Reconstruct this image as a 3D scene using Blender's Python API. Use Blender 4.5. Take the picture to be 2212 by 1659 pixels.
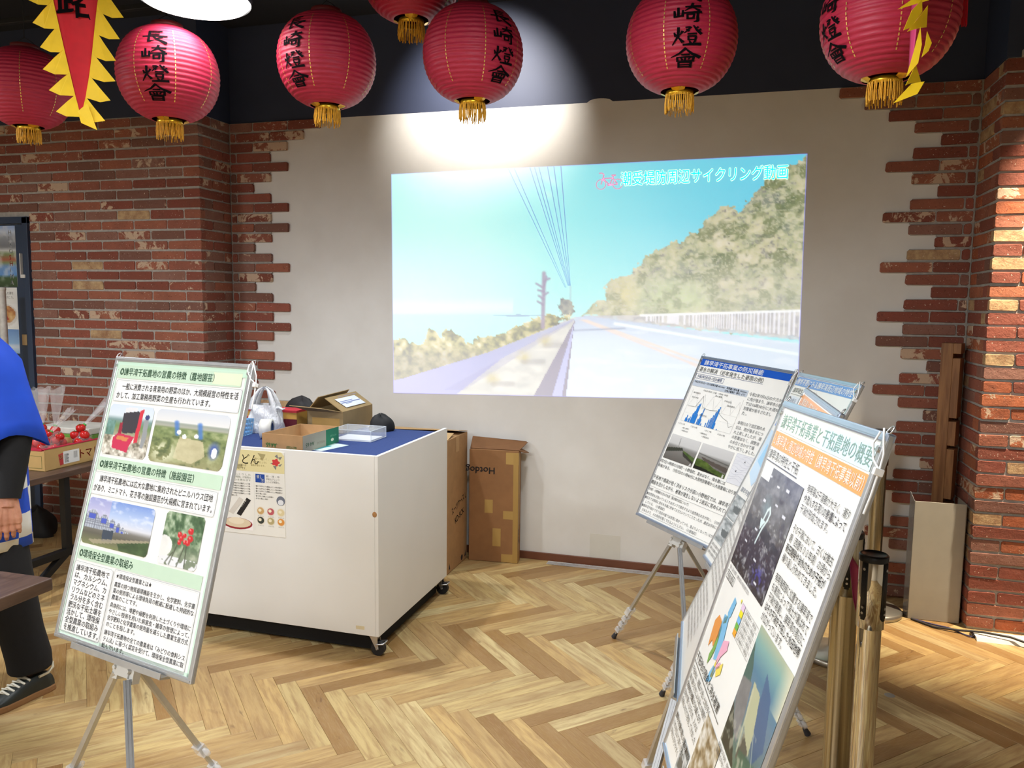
import bpy, bmesh, math, random
import numpy as np
from mathutils import Vector, Matrix

# ------------------------------------------------------------------ camera, world, lights, exposure
for o in list(bpy.data.objects):
    bpy.data.objects.remove(o, do_unlink=True)
scene = bpy.context.scene
col = scene.collection
PI = math.pi

CAM_H = 1.70
F_PX, PITCH, ROLL, YAW = 1701.3, 0.10213, 0.01245, 0.28267
_f = Vector((-math.sin(YAW) * math.cos(PITCH), math.cos(YAW) * math.cos(PITCH), -math.sin(PITCH)))
_r = Vector((math.cos(YAW), math.sin(YAW), 0))
_u = _r.cross(_f)
_r2 = math.cos(ROLL) * _r + math.sin(ROLL) * _u
_u2 = -math.sin(ROLL) * _r + math.cos(ROLL) * _u
cam_data = bpy.data.cameras.new('camera')
cam = bpy.data.objects.new('camera', cam_data)
col.objects.link(cam)
cam.matrix_world = Matrix(((_r2.x, _u2.x, -_f.x, 0), (_r2.y, _u2.y, -_f.y, 0), (_r2.z, _u2.z, -_f.z, CAM_H), (0, 0, 0, 1)))
cam_data.sensor_fit = 'HORIZONTAL'
cam_data.sensor_width = 36.0
cam_data.lens = F_PX * 36.0 / 2212.0
cam_data.clip_start = 0.02
scene.camera = cam

world = bpy.data.worlds.new('hall_air')
scene.world = world
world.use_nodes = True
_bg = world.node_tree.nodes['Background']
_bg.inputs[0].default_value = (1.0, 0.97, 0.93, 1)
_bg.inputs[1].default_value = 0.35

scene.view_settings.view_transform = 'Standard'
scene.view_settings.look = 'None'
scene.view_settings.gamma = 1.0
scene.view_settings.use_curve_mapping = False
scene.view_settings.exposure = 0.15
scene.cycles.use_denoising = True
scene.cycles.max_bounces = 6
scene.cycles.diffuse_bounces = 3
scene.cycles.glossy_bounces = 3
scene.cycles.use_adaptive_sampling = True
scene.cycles.adaptive_threshold = 0.07
scene.cycles.adaptive_min_samples = 16
scene.cycles.caustics_reflective = False
scene.cycles.caustics_refractive = False
scene.cycles.transparent_max_bounces = 12


def area_light(name, loc, target, size, power, color, size_y=None, spread=None):
    d = bpy.data.lights.new(name, 'AREA')
    d.energy = power
    d.color = color
    d.shape = 'RECTANGLE' if size_y else 'DISK'
    d.size = size
    if size_y:
        d.size_y = size_y
    if spread:
        d.spread = spread
    o = bpy.data.objects.new(name, d)
    col.objects.link(o)
    o.location = loc
    o.rotation_euler = (Vector(target) - Vector(loc)).to_track_quat('-Z', 'Y').to_euler()
    return o


def spot_light(name, loc, target, power, color, angle, blend, radius):
    d = bpy.data.lights.new(name, 'SPOT')
    d.energy = power
    d.color = color
    d.spot_size = math.radians(angle)
    d.spot_blend = blend
    d.shadow_soft_size = radius
    o = bpy.data.objects.new(name, d)
    col.objects.link(o)
    o.location = loc
    o.rotation_euler = (Vector(target) - Vector(loc)).to_track_quat('-Z', 'Y').to_euler()
    return o


WARM = (1.0, 0.93, 0.82)
NEUT = (0.95, 0.975, 1.0)
# ceiling luminaires of the hall (out of frame, over and behind the camera and over the stall on the left)
area_light('ceiling_lamp_light', (-1.9, 1.3, 2.82), (-1.9, 1.3, 0), 0.42, 11, NEUT)
area_light('ceiling_lamp_light', (-0.5, 1.7, 2.86), (-0.5, 1.7, 0), 0.42, 34, NEUT)
area_light('ceiling_lamp_light', (-4.5, 1.7, 2.82), (-4.5, 1.7, 0), 0.42, 62, NEUT)
area_light('ceiling_lamp_light', (-2.2, -1.3, 2.95), (-2.2, -1.3, 0), 1.4, 130, NEUT)
area_light('ceiling_lamp_light', (-0.4, -2.2, 2.95), (-0.4, -2.2, 0), 1.4, 40, NEUT)
area_light('ceiling_lamp_light', (-4.6, -2.6, 2.95), (-4.6, -2.6, 0), 1.4, 100, NEUT)
spot_light('downlight', (-2.55, 3.60, 3.56), (-2.45, 3.60, 0), 215, NEUT, 88, 1.0, 0.06)
spot_light('downlight', (-0.90, 3.70, 3.56), (-0.90, 3.70, 0), 170, NEUT, 70, 1.0, 0.06)
# wall washer over the projection wall, track spot over the brick pillar
spot_light('wall_spot_light', (-1.60, 4.02, 3.54), (-1.66, 4.97, 2.98), 230, (1.0, 0.95, 0.88), 70, 1.0, 0.03)
spot_light('pillar_spot_light', (1.75, 4.20, 3.48), (1.46, 4.58, 1.35), 1100, (1.0, 0.86, 0.66), 42, 1.0, 0.03)
spot_light('pillar_spot_light', (2.05, 3.7, 3.48), (1.62, 3.95, 0.0), 8, (1.0, 0.90, 0.74), 34, 0.7, 0.04)
# no projector is built; its picture glows by itself on the wall: see projected_picture


# ------------------------------------------------------------------ helpers
rng = random.Random(11)


class MB:
    """collects faces, then links them as ONE mesh object"""
    def __init__(s):
        s.v = []; s.f = []; s.c = []; s.sm = []

    def add(s, verts, faces, smooth=False):
        b = len(s.v)
        s.v += [tuple(v) for v in verts]
        s.f += [tuple(i + b for i in f) for f in faces]
        s.sm += [smooth] * len(faces)
        return s

    def box(s, x0, x1, y0, y1, z0, z1, bev=0.0):
        if bev <= 0:
            v = [(x, y, z) for z in (z0, z1) for y in (y0, y1) for x in (x0, x1)]
            return s.add(v, [(0, 2, 3, 1), (4, 5, 7, 6), (0, 1, 5, 4), (2, 6, 7, 3), (0, 4, 6, 2), (1, 3, 7, 5)])
        bm = bmesh.new()
        bmesh.ops.create_cube(bm, size=1.0)
        for v in bm.verts:
            v.co = Vector(((x0 + x1) / 2 + v.co.x * (x1 - x0), (y0 + y1) / 2 + v.co.y * (y1 - y0), (z0 + z1) / 2 + v.co.z * (z1 - z0)))
        bmesh.ops.bevel(bm, geom=list(bm.edges), offset=bev, segments=2, profile=0.5, affect='EDGES')
        bm.verts.index_update()
        s.add([v.co[:] for v in bm.verts], [[v.index for v in f.verts] for f in bm.faces])
        bm.free()
        return s

    def obox(s, c, ax, ay, az, hx, hy, hz):
        c, ax, ay, az = map(Vector, (c, ax, ay, az))
        v = [c + ax * (i * hx) + ay * (j * hy) + az * (k * hz) for k in (-1, 1) for j in (-1, 1) for i in (-1, 1)]
        return s.add(v, [(0, 2, 3, 1), (4, 5, 7, 6), (0, 1, 5, 4), (2, 6, 7, 3), (0, 4, 6, 2), (1, 3, 7, 5)])

    def bar(s, p0, p1, w, h, up=(0, 0, 1)):
        p0, p1 = Vector(p0), Vector(p1)
        d = (p1 - p0); L = d.length; d.normalize()
        a = d.cross(Vector(up))
        if a.length < 1e-4: a = d.cross(Vector((1, 0, 0)))
        a.normalize(); b = a.cross(d)
        return s.obox((p0 + p1) / 2, d, a, b, L / 2, w / 2, h / 2)

    def cyl(s, p0, p1, r0, r1=None, n=16, caps=True, smooth=True):
        r1 = r0 if r1 is None else r1
        return s.tube([p0, p1], [r0, r1], n, caps, smooth)

    def tube(s, path, r, n=10, caps=True, smooth=True):
        P = [Vector(p) for p in path]
        R = r if isinstance(r, (list, tuple)) else [r] * len(P)
        T = []
        for i in range(len(P)):
            t = P[min(i + 1, len(P) - 1)] - P[max(i - 1, 0)]
            T.append(t.normalized() if t.length > 1e-9 else Vector((0, 0, 1)))
        a = T[0].orthogonal().normalized()
        vs = []
        for i, p in enumerate(P):
            a = (a - T[i] * a.dot(T[i]))
            a = a.normalized() if a.length > 1e-6 else T[i].orthogonal().normalized()
            b = T[i].cross(a)
            for k in range(n):
                t = 2 * PI * k / n
                vs.append(p + (a * math.cos(t) + b * math.sin(t)) * R[i])
        fs = []
        for i in range(len(P) - 1):
            for k in range(n):
                k2 = (k + 1) % n
                fs.append((i * n + k, i * n + k2, (i + 1) * n + k2, (i + 1) * n + k))
        s.add(vs, fs, smooth)
        if caps:
            m = len(P) - 1
            s.add(vs[:n], [tuple(reversed(range(n)))])
            s.add(vs[m * n:], [tuple(range(n))])
        return s

    def lathe(s, prof, n=32, c=(0, 0, 0), smooth=True, cap0=False, cap1=False):
        vs = [(c[0] + r * math.cos(2 * PI * k / n), c[1] + r * math.sin(2 * PI * k / n), c[2] + z) for r, z in prof for k in range(n)]
        fs = [(i * n + k, i * n + (k + 1) % n, (i + 1) * n + (k + 1) % n, (i + 1) * n + k) for i in range(len(prof) - 1) for k in range(n)]
        s.add(vs, fs, smooth)
        if cap0: s.add(vs[:n], [tuple(reversed(range(n)))])
        if cap1: s.add(vs[-n:], [tuple(range(n))])
        return s

    def loft(s, rings, closed=True, smooth=True, cap0=False, cap1=False):
        n = len(rings[0]); vs = [p for r in rings for p in r]
        m = n if closed else n - 1
        fs = [(i * n + k, i * n + (k + 1) % n, (i + 1) * n + (k + 1) % n, (i + 1) * n + k) for i in range(len(rings) - 1) for k in range(m)]
        s.add(vs, fs, smooth)
        if cap0: s.add(rings[0], [tuple(reversed(range(n)))])
        if cap1: s.add(rings[-1], [tuple(range(n))])
        return s

    def prism(s, poly, h0, h1, M=None):
        """2D polygon (x,y) extruded along z from h0 to h1, then moved by M"""
        n = len(poly)
        vs = [Vector((x, y, h0)) for x, y in poly] + [Vector((x, y, h1)) for x, y in poly]
        if M is not None: vs = [M @ v for v in vs]
        fs = [tuple(reversed(range(n))), tuple(range(n, 2 * n))] + [(i, (i + 1) % n, (i + 1) % n + n, i + n) for i in range(n)]
        return s.add(vs, fs)

    def sphere(s, c, rx, ry=None, rz=None, n=12, m=8):
        ry = ry or rx; rz = rz or rx
        prof = [(math.sin(PI * i / m), -math.cos(PI * i / m)) for i in range(m + 1)]
        vs = [(c[0] + rx * max(r, 1e-4) * math.cos(2 * PI * k / n), c[1] + ry * max(r, 1e-4) * math.sin(2 * PI * k / n), c[2] + rz * z) for r, z in prof for k in range(n)]
        fs = [(i * n + k, i * n + (k + 1) % n, (i + 1) * n + (k + 1) % n, (i + 1) * n + k) for i in range(m) for k in range(n)]
        return s.add(vs, fs, True)

    def mesh(s, name):
        me = bpy.data.meshes.new(name)
        me.from_pydata(s.v, [], s.f)
        me.polygons.foreach_set('use_smooth', s.sm)
        me.update()
        return me

    def build(s, name, material, parent=None, loc=None):
        return link(name, s.mesh(name), material, parent, loc)


def link(name, me, material, parent=None, loc=None):
    if material is not None and len(me.materials) == 0:
        me.materials.append(material)
    o = bpy.data.objects.new(name, me)
    col.objects.link(o)
    if parent is not None: o.parent = parent
    if loc is not None: o.location = loc
    return o


def tag(o, label=None, cat=None, group=None, kind=None):
    if label: o['label'] = label
    if cat: o['category'] = cat
    if group: o['group'] = group
    if kind: o['kind'] = kind
    return o


def thing(name, label, cat, loc=(0, 0, 0), rz=0.0, group=None, rot=None):
    o = bpy.data.objects.new(name, None)
    o.empty_display_size = 0.05
    col.objects.link(o)
    o.location = loc
    o.rotation_euler = rot if rot else (0, 0, rz)
    return tag(o, label, cat, group)


def copy_tree(o, parent=None):
    c = o.copy(); col.objects.link(c); c.parent = parent
    for ch in list(o.children): copy_tree(ch, c)
    return c


def struct(o, label, cat):
    return tag(o, label, cat, kind='structure')


def bev(o, w, seg=2):
    m = o.modifiers.new('bevel', 'BEVEL'); m.width = w; m.segments = seg; m.limit_method = 'ANGLE'; m.angle_limit = math.radians(40)
    return o


# ------------------------------------------------------------------ materials
def lin(c):
    """sRGB 0-255 -> linear"""
    out = []
    for x in c:
        x = x / 255.0
        out.append(x / 12.92 if x <= 0.04045 else ((x + 0.055) / 1.055) ** 2.4)
    return tuple(out)


class NT:
    def __init__(s, name):
        s.m = bpy.data.materials.new(name); s.m.use_nodes = True
        s.t = s.m.node_tree; s.n = s.t.nodes; s.l = s.t.links
        s.p = s.n['Principled BSDF']

    def node(s, typ, **kw):
        n = s.n.new(typ)
        for k, v in kw.items(): setattr(n, k, v)
        return n

    def link(s, a, b): s.l.new(a, b)

    def set(s, **kw):
        for k, v in kw.items(): s.p.inputs[k.replace('_', ' ')].default_value = v
        return s

    def noise(s, vec, scale, detail=3, rough=0.55, dist=0.0):
        n = s.node('ShaderNodeTexNoise'); n.inputs['Scale'].default_value = scale; n.inputs['Detail'].default_value = detail
        n.inputs['Roughness'].default_value = rough; n.inputs['Distortion'].default_value = dist
        if vec is not None: s.link(vec, n.inputs['Vector'])
        return n.outputs['Fac']

    def ramp(s, fac, stops, interp='LINEAR'):
        r = s.node('ShaderNodeValToRGB'); r.color_ramp.interpolation = interp
        e = r.color_ramp.elements
        while len(e) > 1: e.remove(e[-1])
        e[0].position = stops[0][0]; e[0].color = (*stops[0][1], 1)
        for p, c in stops[1:]:
            k = e.new(p); k.color = (*c, 1)
        s.link(fac, r.inputs[0])
        return r.outputs[0]

    def mix(s, fac, a, b, typ='MIX'):
        m = s.node('ShaderNodeMix', data_type='RGBA', blend_type=typ)
        for val, sock in ((fac, m.inputs[0]), (a, m.inputs[6]), (b, m.inputs[7])):
            if hasattr(val, 'is_output'): s.link(val, sock)
            elif isinstance(val, (int, float)): sock.default_value = val
            else: sock.default_value = (*val, 1)
        return m.outputs[2]

    def math(s, op, a, b=0.0):
        m = s.node('ShaderNodeMath', operation=op)
        for v, i in ((a, 0), (b, 1)):
            if hasattr(v, 'is_output'): s.link(v, m.inputs[i])
            else: m.inputs[i].default_value = v
        return m.outputs[0]

    def coords(s, kind='Object', scale=None, offset_random=False):
        tc = s.node('ShaderNodeTexCoord'); out = tc.outputs[kind]
        if offset_random:
            oi = s.node('ShaderNodeObjectInfo')
            mul = s.math('MULTIPLY', oi.outputs['Random'], 37.0)
            va = s.node('ShaderNodeVectorMath', operation='ADD')
            s.link(out, va.inputs[0]); s.link(mul, va.inputs[1]); out = va.outputs[0]
        if scale:
            mp = s.node('ShaderNodeMapping'); mp.inputs['Scale'].default_value = scale
            s.link(out, mp.inputs['Vector']); out = mp.outputs['Vector']
        return out

    def bump(s, h, strength=0.3, dist=0.01):
        b = s.node('ShaderNodeBump'); b.inputs['Strength'].default_value = strength; b.inputs['Distance'].default_value = dist
        s.link(h, b.inputs['Height']); s.link(b.outputs[0], s.p.inputs['Normal'])

    def base(s, c):
        if hasattr(c, 'is_output'): s.link(c, s.p.inputs['Base Color'])
        else: s.p.inputs['Base Color'].default_value = (*c, 1)
        return s


_mc = {}


def plain(c, rough=0.5, metal=0.0, name=None, var=0.06, scale=14.0, spec=None, coat=0.0):
    """simple procedural material: sRGB colour with a faint noise variation"""
    key = (tuple(c), rough, metal, var, scale, spec, coat)
    if key in _mc: return _mc[key]
    t = NT(name or 'paint_%d_%d_%d' % tuple(int(x) for x in c))
    l = lin(c)
    f = t.noise(t.coords('Object'), scale, 2)
    a = tuple(max(0, x * (1 - var)) for x in l); b = tuple(min(1, x * (1 + var)) for x in l)
    t.base(t.ramp(f, [(0.3, a), (0.7, b)]))
    t.set(Roughness=rough, Metallic=metal)
    if spec is not None: t.p.inputs['Specular IOR Level'].default_value = spec
    if coat: t.p.inputs['Coat Weight'].default_value = coat; t.p.inputs['Coat Roughness'].default_value = 0.06
    _mc[key] = t.m
    return t.m


def glassy(name, tint=(1, 1, 1), alpha=0.25, rough=0.1):
    t = NT(name)
    f = t.noise(t.coords('Object'), 30, 2)
    t.base(t.ramp(f, [(0.3, tuple(x * .93 for x in tint)), (0.7, tint)]))
    t.set(Roughness=rough, Alpha=alpha)
    t.p.inputs['Specular IOR Level'].default_value = 0.8
    t.m.blend_method = 'BLEND' if hasattr(t.m, 'blend_method') else None
    return t.m


def vcol_mat(name, rough=0.35, coat=0.3, emit=0.0, base=None):
    t = NT(name)
    a = t.node('ShaderNodeAttribute'); a.attribute_name = 'Col'
    if emit:
        t.base(base)
        t.link(a.outputs['Color'], t.p.inputs['Emission Color'])
        t.p.inputs['Emission Strength'].default_value = emit
    else:
        t.link(a.outputs['Color'], t.p.inputs['Base Color'])
    t.set(Roughness=rough)
    t.p.inputs['Coat Weight'].default_value = coat; t.p.inputs['Coat Roughness'].default_value = 0.05
    return t.m

# ------------------------------------------------------------------ the room
XL, XR, YW = -3.56, 1.21, 4.972            # left return, right return, back wall plane
YPL, YPR = 4.625, 4.580                    # faces of the left and right brick pillars
ZB, ZC = 2.945, 3.60                       # top of the brickwork / panel, ceiling


def wall_white():
    t = NT('white_panel_paint')
    c = t.coords('Object')
    f = t.noise(c, 2.2, 4, 0.6)
    sm = t.noise(c, 60, 2)
    a = t.ramp(f, [(0.35, lin((224, 221, 215))), (0.65, lin((232, 230, 225)))])
    st = t.noise(t.coords('Object', (9, 9, 4)), 3.0, 5, 0.7)
    t.base(t.mix(t.ramp(st, [(0.70, (0, 0, 0)), (0.80, (0.35, 0.35, 0.35))]), a, lin((190, 184, 172))))
    t.set(Roughness=0.55); t.bump(sm, 0.04, 0.002)
    return t.m


def brick_mat(name, pale_at=0.982, bloom=0.31, orange=0.0):
    t = NT(name)
    oi = t.node('ShaderNodeObjectInfo'); r = oi.outputs['Random']
    r2 = t.math('FRACT', t.math('MULTIPLY', r, 17.31))
    r3 = t.math('FRACT', t.math('MULTIPLY', r, 91.7))
    c = t.coords('Object', offset_random=True)
    body = t.ramp(r, [(0.0, lin((138, 78, 64))), (0.16, lin((160, 98, 80))), (0.34, lin((146, 82, 68))), (0.5, lin((168, 104, 82))),
                      (0.64, lin((130, 92, 80))), (0.76, lin((158, 90, 74))), (0.88, lin((152, 110, 96))), (1.0, lin((160, 98, 82)))], 'CONSTANT')
    body = t.mix(t.math('MULTIPLY', t.math('GREATER_THAN', r2, .6), orange), body, lin((190, 108, 66)))  # orange share: warm spotlight put into the colour of random bricks
    n1 = t.noise(c, 9, 4, 0.65)
    body = t.mix(t.ramp(n1, [(0.35, (0, 0, 0)), (0.75, (0.55, 0.55, 0.55))]), body, lin((122, 80, 66)))
    body = t.mix(t.ramp(t.noise(c, 90, 3), [(0.62, (0, 0, 0)), (0.7, (0.6, 0.6, 0.6))]), body, lin((90, 45, 38)))
    # lime bloom: some bricks carry pale ragged patches, a few are pale all over
    patch = t.noise(c, 11, 6, 0.72, 0.6)
    thr = t.math('SUBTRACT', 0.76, t.math('MULTIPLY', t.math('POWER', r2, 3.2), bloom))
    msk = t.math('MULTIPLY', t.math('SUBTRACT', patch, thr), 30.0)
    cl = t.node('ShaderNodeClamp'); t.link(msk, cl.inputs[0])
    body = t.mix(cl.outputs[0], body, lin((206, 178, 152)))
    pale = t.math('GREATER_THAN', r3, pale_at)
    pc = t.ramp(t.noise(c, 16, 5, .7), [(0.3, lin((150, 112, 82))), (0.6, lin((206, 176, 132)))])
    body = t.mix(t.math('MULTIPLY', pale, 0.85), body, pc)
    body = t.mix(t.math('GREATER_THAN', t.noise(c, 110, 1), 0.735), body, lin((220, 200, 180)))
    t.base(body); t.set(Roughness=0.85)
    t.p.inputs['Specular IOR Level'].default_value = 0.25
    t.bump(t.noise(c, 38, 5, 0.7), 0.55, 0.006)
    return t.m


def mortar_mat():
    t = NT('grey_mortar'); c = t.coords('Object')
    t.base(t.ramp(t.noise(c, 40, 4), [(0.3, lin((164, 159, 152))), (0.7, lin((186, 181, 173)))]))
    t.set(Roughness=0.9); t.bump(t.noise(c, 160, 3), 0.4, 0.004)
    return t.m


M_WHITE = wall_white(); M_BRICK = brick_mat('fired_brick'); M_BRICK_R = brick_mat('pale_warm_lit_brick', .90, .30, .6); M_MORTAR = mortar_mat()  # right pillar variant: more pale bricks, warm light tint painted in
M_NAVY = plain((48, 56, 80), 0.6, name='navy_wall_paint', var=0.1, scale=3)
M_CEIL = plain((30, 32, 40), 0.75, name='dark_ceiling_paint', var=0.12, scale=2)
M_CREAM = plain((214, 206, 192), 0.6, name='hall_wall_paint', var=0.04, scale=2)

_bm_cache = {}


def brick_mesh(L, H=0.0575, D=0.045, mat=None):
    key = (round(L, 3), rng.randrange(6), mat is None)
    if key in _bm_cache: return _bm_cache[key]
    r = random.Random(hash(key) & 0xffff)
    j = lambda a: r.uniform(-a, a)
    b = min(0.006, L * 0.15)
    f = [(-L / 2, -H / 2), (L / 2, -H / 2), (L / 2, H / 2), (-L / 2, H / 2)]
    front = []; mid = []; back = []
    for x, z in f:
        dx, dz = j(0.0022), j(0.0022)
        sx, sz = (1 if x > 0 else -1), (1 if z > 0 else -1)
        cut = b * r.uniform(0.7, 1.5)
        # two vertices per corner give a clipped corner
        p, q = (x - sx * cut + dx, z + dz), (x + dx, z - sz * cut + dz)
        if sx * sz < 0: p, q = p, q
        order = [q, p] if (sx, sz) in ((-1, -1), (1, 1)) else [p, q]
        for u, w in order:
            front.append((u * (1 - 0.0016 / abs(x)) if abs(x) > 0 else u, 0.0 + j(0.0012), w * 0.955)); mid.append((u, 0.004 + j(.001), w)); back.append((u, D, w))
    m = MB(); n = 8
    m.add(front, [tuple(range(n))])
    m.loft([front, mid, back], True, False)
    m.add(back, [tuple(reversed(range(n)))])
    me = m.mesh('brick'); me.materials.append(mat or M_BRICK)
    _bm_cache[key] = me
    return me


def row_z(k): return 2.876 - (k - 1) * 0.07 + 0.035


def put_brick(parent, L, x, y, z, rz=0.0, mat=None):
    o = bpy.data.objects.new('brick', brick_mesh(L, mat=mat)); col.objects.link(o); o.parent = parent
    o.location = (x, y + rng.uniform(-0.0025, 0.0025), z); o.rotation_euler = (0, 0, rz)
    return o


# floor -----------------------------------------------------------------
def plank_mat(stuff=False):
    t = NT('oak_plank_far' if stuff else 'oak_plank')
    if stuff:
        a = t.node('ShaderNodeAttribute'); a.attribute_name = 'gco'; c0 = a.outputs['Vector']
        b = t.node('ShaderNodeAttribute'); b.attribute_name = 'prand'; r = b.outputs['Fac']
    else:
        c0 = t.coords('Object', offset_random=True); r = t.node('ShaderNodeObjectInfo').outputs['Random']
    mp = t.node('ShaderNodeMapping'); mp.inputs['Scale'].default_value = (1.6, 16, 4); t.link(c0, mp.inputs['Vector'])
    g = mp.outputs['Vector']
    tone = t.ramp(r, [(0.0, lin((196, 170, 114))), (0.14, lin((178, 146, 94))), (0.26, lin((204, 182, 130))), (0.38, lin((148, 112, 62))),
                      (0.50, lin((184, 152, 98))), (0.60, lin((190, 166, 114))), (0.72, lin((138, 102, 54))), (0.82, lin((194, 160, 102))), (0.92, lin((178, 154, 108)))], 'CONSTANT')
    gr = t.noise(g, 3.0, 5, 0.62, 0.4)
    tone = t.mix(t.ramp(gr, [(0.34, (0.7, 0.7, 0.7)), (0.58, (0, 0, 0))]), tone, lin((140, 102, 60)))
    m3 = t.node('ShaderNodeMapping'); m3.inputs['Scale'].default_value = (2.4, 9, 3); t.link(c0, m3.inputs['Vector'])
    tone = t.mix(t.ramp(t.noise(m3.outputs['Vector'], 1.4, 2, .5, .6), [(0.46, (0, 0, 0)), (0.68, (0.55, 0.55, 0.55))]), tone, lin((156, 122, 78)))
    fine = t.noise(g, 14, 3, 0.6)
    tone = t.mix(t.ramp(fine, [(0.45, (0, 0, 0)), (0.8, (0.22, 0.22, 0.22))]), tone, lin((212, 190, 146)))
    m2 = t.node('ShaderNodeMapping'); m2.inputs['Scale'].default_value = (5, 18, 4); t.link(c0, m2.inputs['Vector'])
    kn = t.noise(m2.outputs['Vector'], 1.1, 3, 0.6, 0.8)
    tone = t.mix(t.ramp(kn, [(0.66, (0, 0, 0)), (0.78, (0.75, 0.75, 0.75))]), tone, lin((92, 58, 36)))
    sc = t.noise(t.coords('Object', (30, 3, 3)), 4, 3, .7, 1.5)
    tone = t.mix(t.ramp(sc, [(0.735, (0, 0, 0)), (0.76, (0.3, 0.3, 0.3))]), tone, lin((228, 212, 180)))
    t.base(tone)
    t.link(t.ramp(fine, [(0.3, (0.36,) * 3), (0.7, (0.5,) * 3)]), t.p.inputs['Roughness'])
    t.bump(fine, 0.06, 0.002)
    return t.m


def clip_poly(poly, x0, x1, y0, y1):
    for ax, val, sg in ((0, x0, 1), (0, x1, -1), (1, y0, 1), (1, y1, -1)):
        out = []
        for i in range(len(poly)):
            a, b = poly[i], poly[(i + 1) % len(poly)]
            da, db = sg * (a[ax] - val), sg * (b[ax] - val)
            if da >= 0: out.append(a)
            if (da > 0) != (db > 0) and abs(da - db) > 1e-12:
                k = da / (da - db); out.append((a[0] + (b[0] - a[0]) * k, a[1] + (b[1] - a[1]) * k))
        poly = out
        if len(poly) < 3: return []
    return poly


ROOM = (-7.0, 3.4, -4.6, 5.0)
floor = MB().box(ROOM[0], ROOM[1], ROOM[2], 5.1, -0.10, -0.009).build('floor', plain((70, 48, 30), 0.8, name='floor_joint'))
struct(floor, 'oak floor laid in herringbone planks', 'floor')
PW = 0.0824; PN = 7
d1 = Vector((0.70711, -0.70711)); d2 = Vector((0.70711, 0.70711))
O = Vector((-1.63, 2.984)) - d2 * PW
M_PLANK = plank_mat(); M_PLANK_FAR = plank_mat(True)


def px_of(P):
    d = Vector(P) - Vector((0, 0, CAM_H)); z = d.dot(_f)
    if z < 0.1: return None
    return (1106 + F_PX * d.dot(_r2) / z, 829.5 - F_PX * d.dot(_u2) / z, z)


cand = []
for j in range(-12, 13):
    for i in range(-75, 75):
        for kind in (0, 1):
            u0, v0 = i + 14 * j, i
            if kind == 0: ua, ub, va, vb = u0, u0 + PN, v0, v0 + 1
            else: ua, ub, va, vb = u0 - 1, u0, v0, v0 + PN
            c = O + d1 * (PW * (ua + ub) / 2) + d2 * (PW * (va + vb) / 2)
            if not (ROOM[0] - .3 < c.x < ROOM[1] + .3 and ROOM[2] - .3 < c.y < 5.2): continue
            q = px_of((c.x, c.y, 0))
            vis = q is not None and -140 < q[0] < 2350 and -50 < q[1] < 1760
            cand.append((q[2] if vis else 99, c, kind))
cand.sort(key=lambda e: e[0])
g = 0.00035
proto = MB()
hl, hw = PN * PW / 2 - g, PW / 2 - g
ch = 0.0009
proto.loft([[(-hl, -hw, -0.008), (hl, -hw, -0.008), (hl, hw, -0.008), (-hl, hw, -0.008)],
            [(-hl, -hw, -ch), (hl, -hw, -ch), (hl, hw, -ch), (-hl, hw, -ch)],
            [(-hl + ch, -hw + ch, 0), (hl - ch, -hw + ch, 0), (hl - ch, hw - ch, 0), (-hl + ch, hw - ch, 0)]], True, False, cap1=True)
plank_me = proto.mesh('plank'); plank_me.materials.append(M_PLANK)
far = MB(); gco = []; prand = []; cnt = 0
for zz, c, kind in cand:
    ang = -PI / 4 if kind == 0 else PI / 4
    cs, sn = math.cos(ang), math.sin(ang)
    quad = [(c.x + x * cs - y * sn, c.y + x * sn + y * cs) for x, y in ((-hl, -hw), (hl, -hw), (hl, hw), (-hl, hw))]
    inside = all(ROOM[0] < x < ROOM[1] and ROOM[2] < y < 5.0 for x, y in quad)
    if zz < 90 and cnt < 300 and inside and not (c.y > 4.9 and (c.x < XL or c.x > XR)):
        o = bpy.data.objects.new('plank', plank_me); col.objects.link(o); o.parent = floor
        o.location = (c.x, c.y, rng.uniform(-0.0004, 0)); o.rotation_euler = (0, 0, ang + (PI if rng.random() < .5 else 0)); cnt += 1
        continue
    pl = clip_poly(quad, ROOM[0], ROOM[1], ROOM[2], 5.0)
    if len(pl) < 3: continue
    far.prism(pl, -0.008, 0.0)
    off = rng.uniform(0, 40); pr = rng.random()
    for x, y in pl + pl:
        dx, dy = x - c.x, y - c.y
        gco.append((dx * cs + dy * sn + off, -dx * sn + dy * cs + off, off))
    prand += [pr] * (2 * len(pl))
fo = far.build('plank_field', M_PLANK_FAR, floor); tag(fo, kind='stuff')
at = fo.data.attributes.new('gco', 'FLOAT_VECTOR', 'POINT'); at.data.foreach_set('vector', np.array(gco, 'f').ravel())
at = fo.data.attributes.new('prand', 'FLOAT', 'POINT'); at.data.foreach_set('value', np.array(prand, 'f'))

# back wall -------------------------------------------------------------
wall_back = MB().box(XL - .02, XR + .02, YW, YW + 0.12, 0, ZB).build('wall_back', M_WHITE)
struct(wall_back, 'white painted panel wall with toothed brick edges', 'wall')
up = MB().box(XL - .02, XR + .02, YW + .002, YW + 0.12, ZB, ZC).build('upper_panel', M_NAVY, wall_back); up['label'] = 'dark navy painted wall above the white panel'
bump_ = MB()
for cx, w, h in ((-1.745, .05, .010), (-0.90, .16, .022)):
    n = 8; poly = [(cx - w / 2 + w * i / n, ZB + h * math.sin(PI * i / n) ** .5) for i in range(n + 1)]
    bump_.prism([(x, z) for x, z in poly] + [(cx, ZB - .002)], -YW - 0.001, -YW + .004, Matrix.Rotation(PI / 2, 4, 'X'))
bump_.build('peeled_edge', M_WHITE, wall_back)
M_PATCH = plain((218, 215, 205), 0.5, name='patched_paint', var=0.02)
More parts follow.
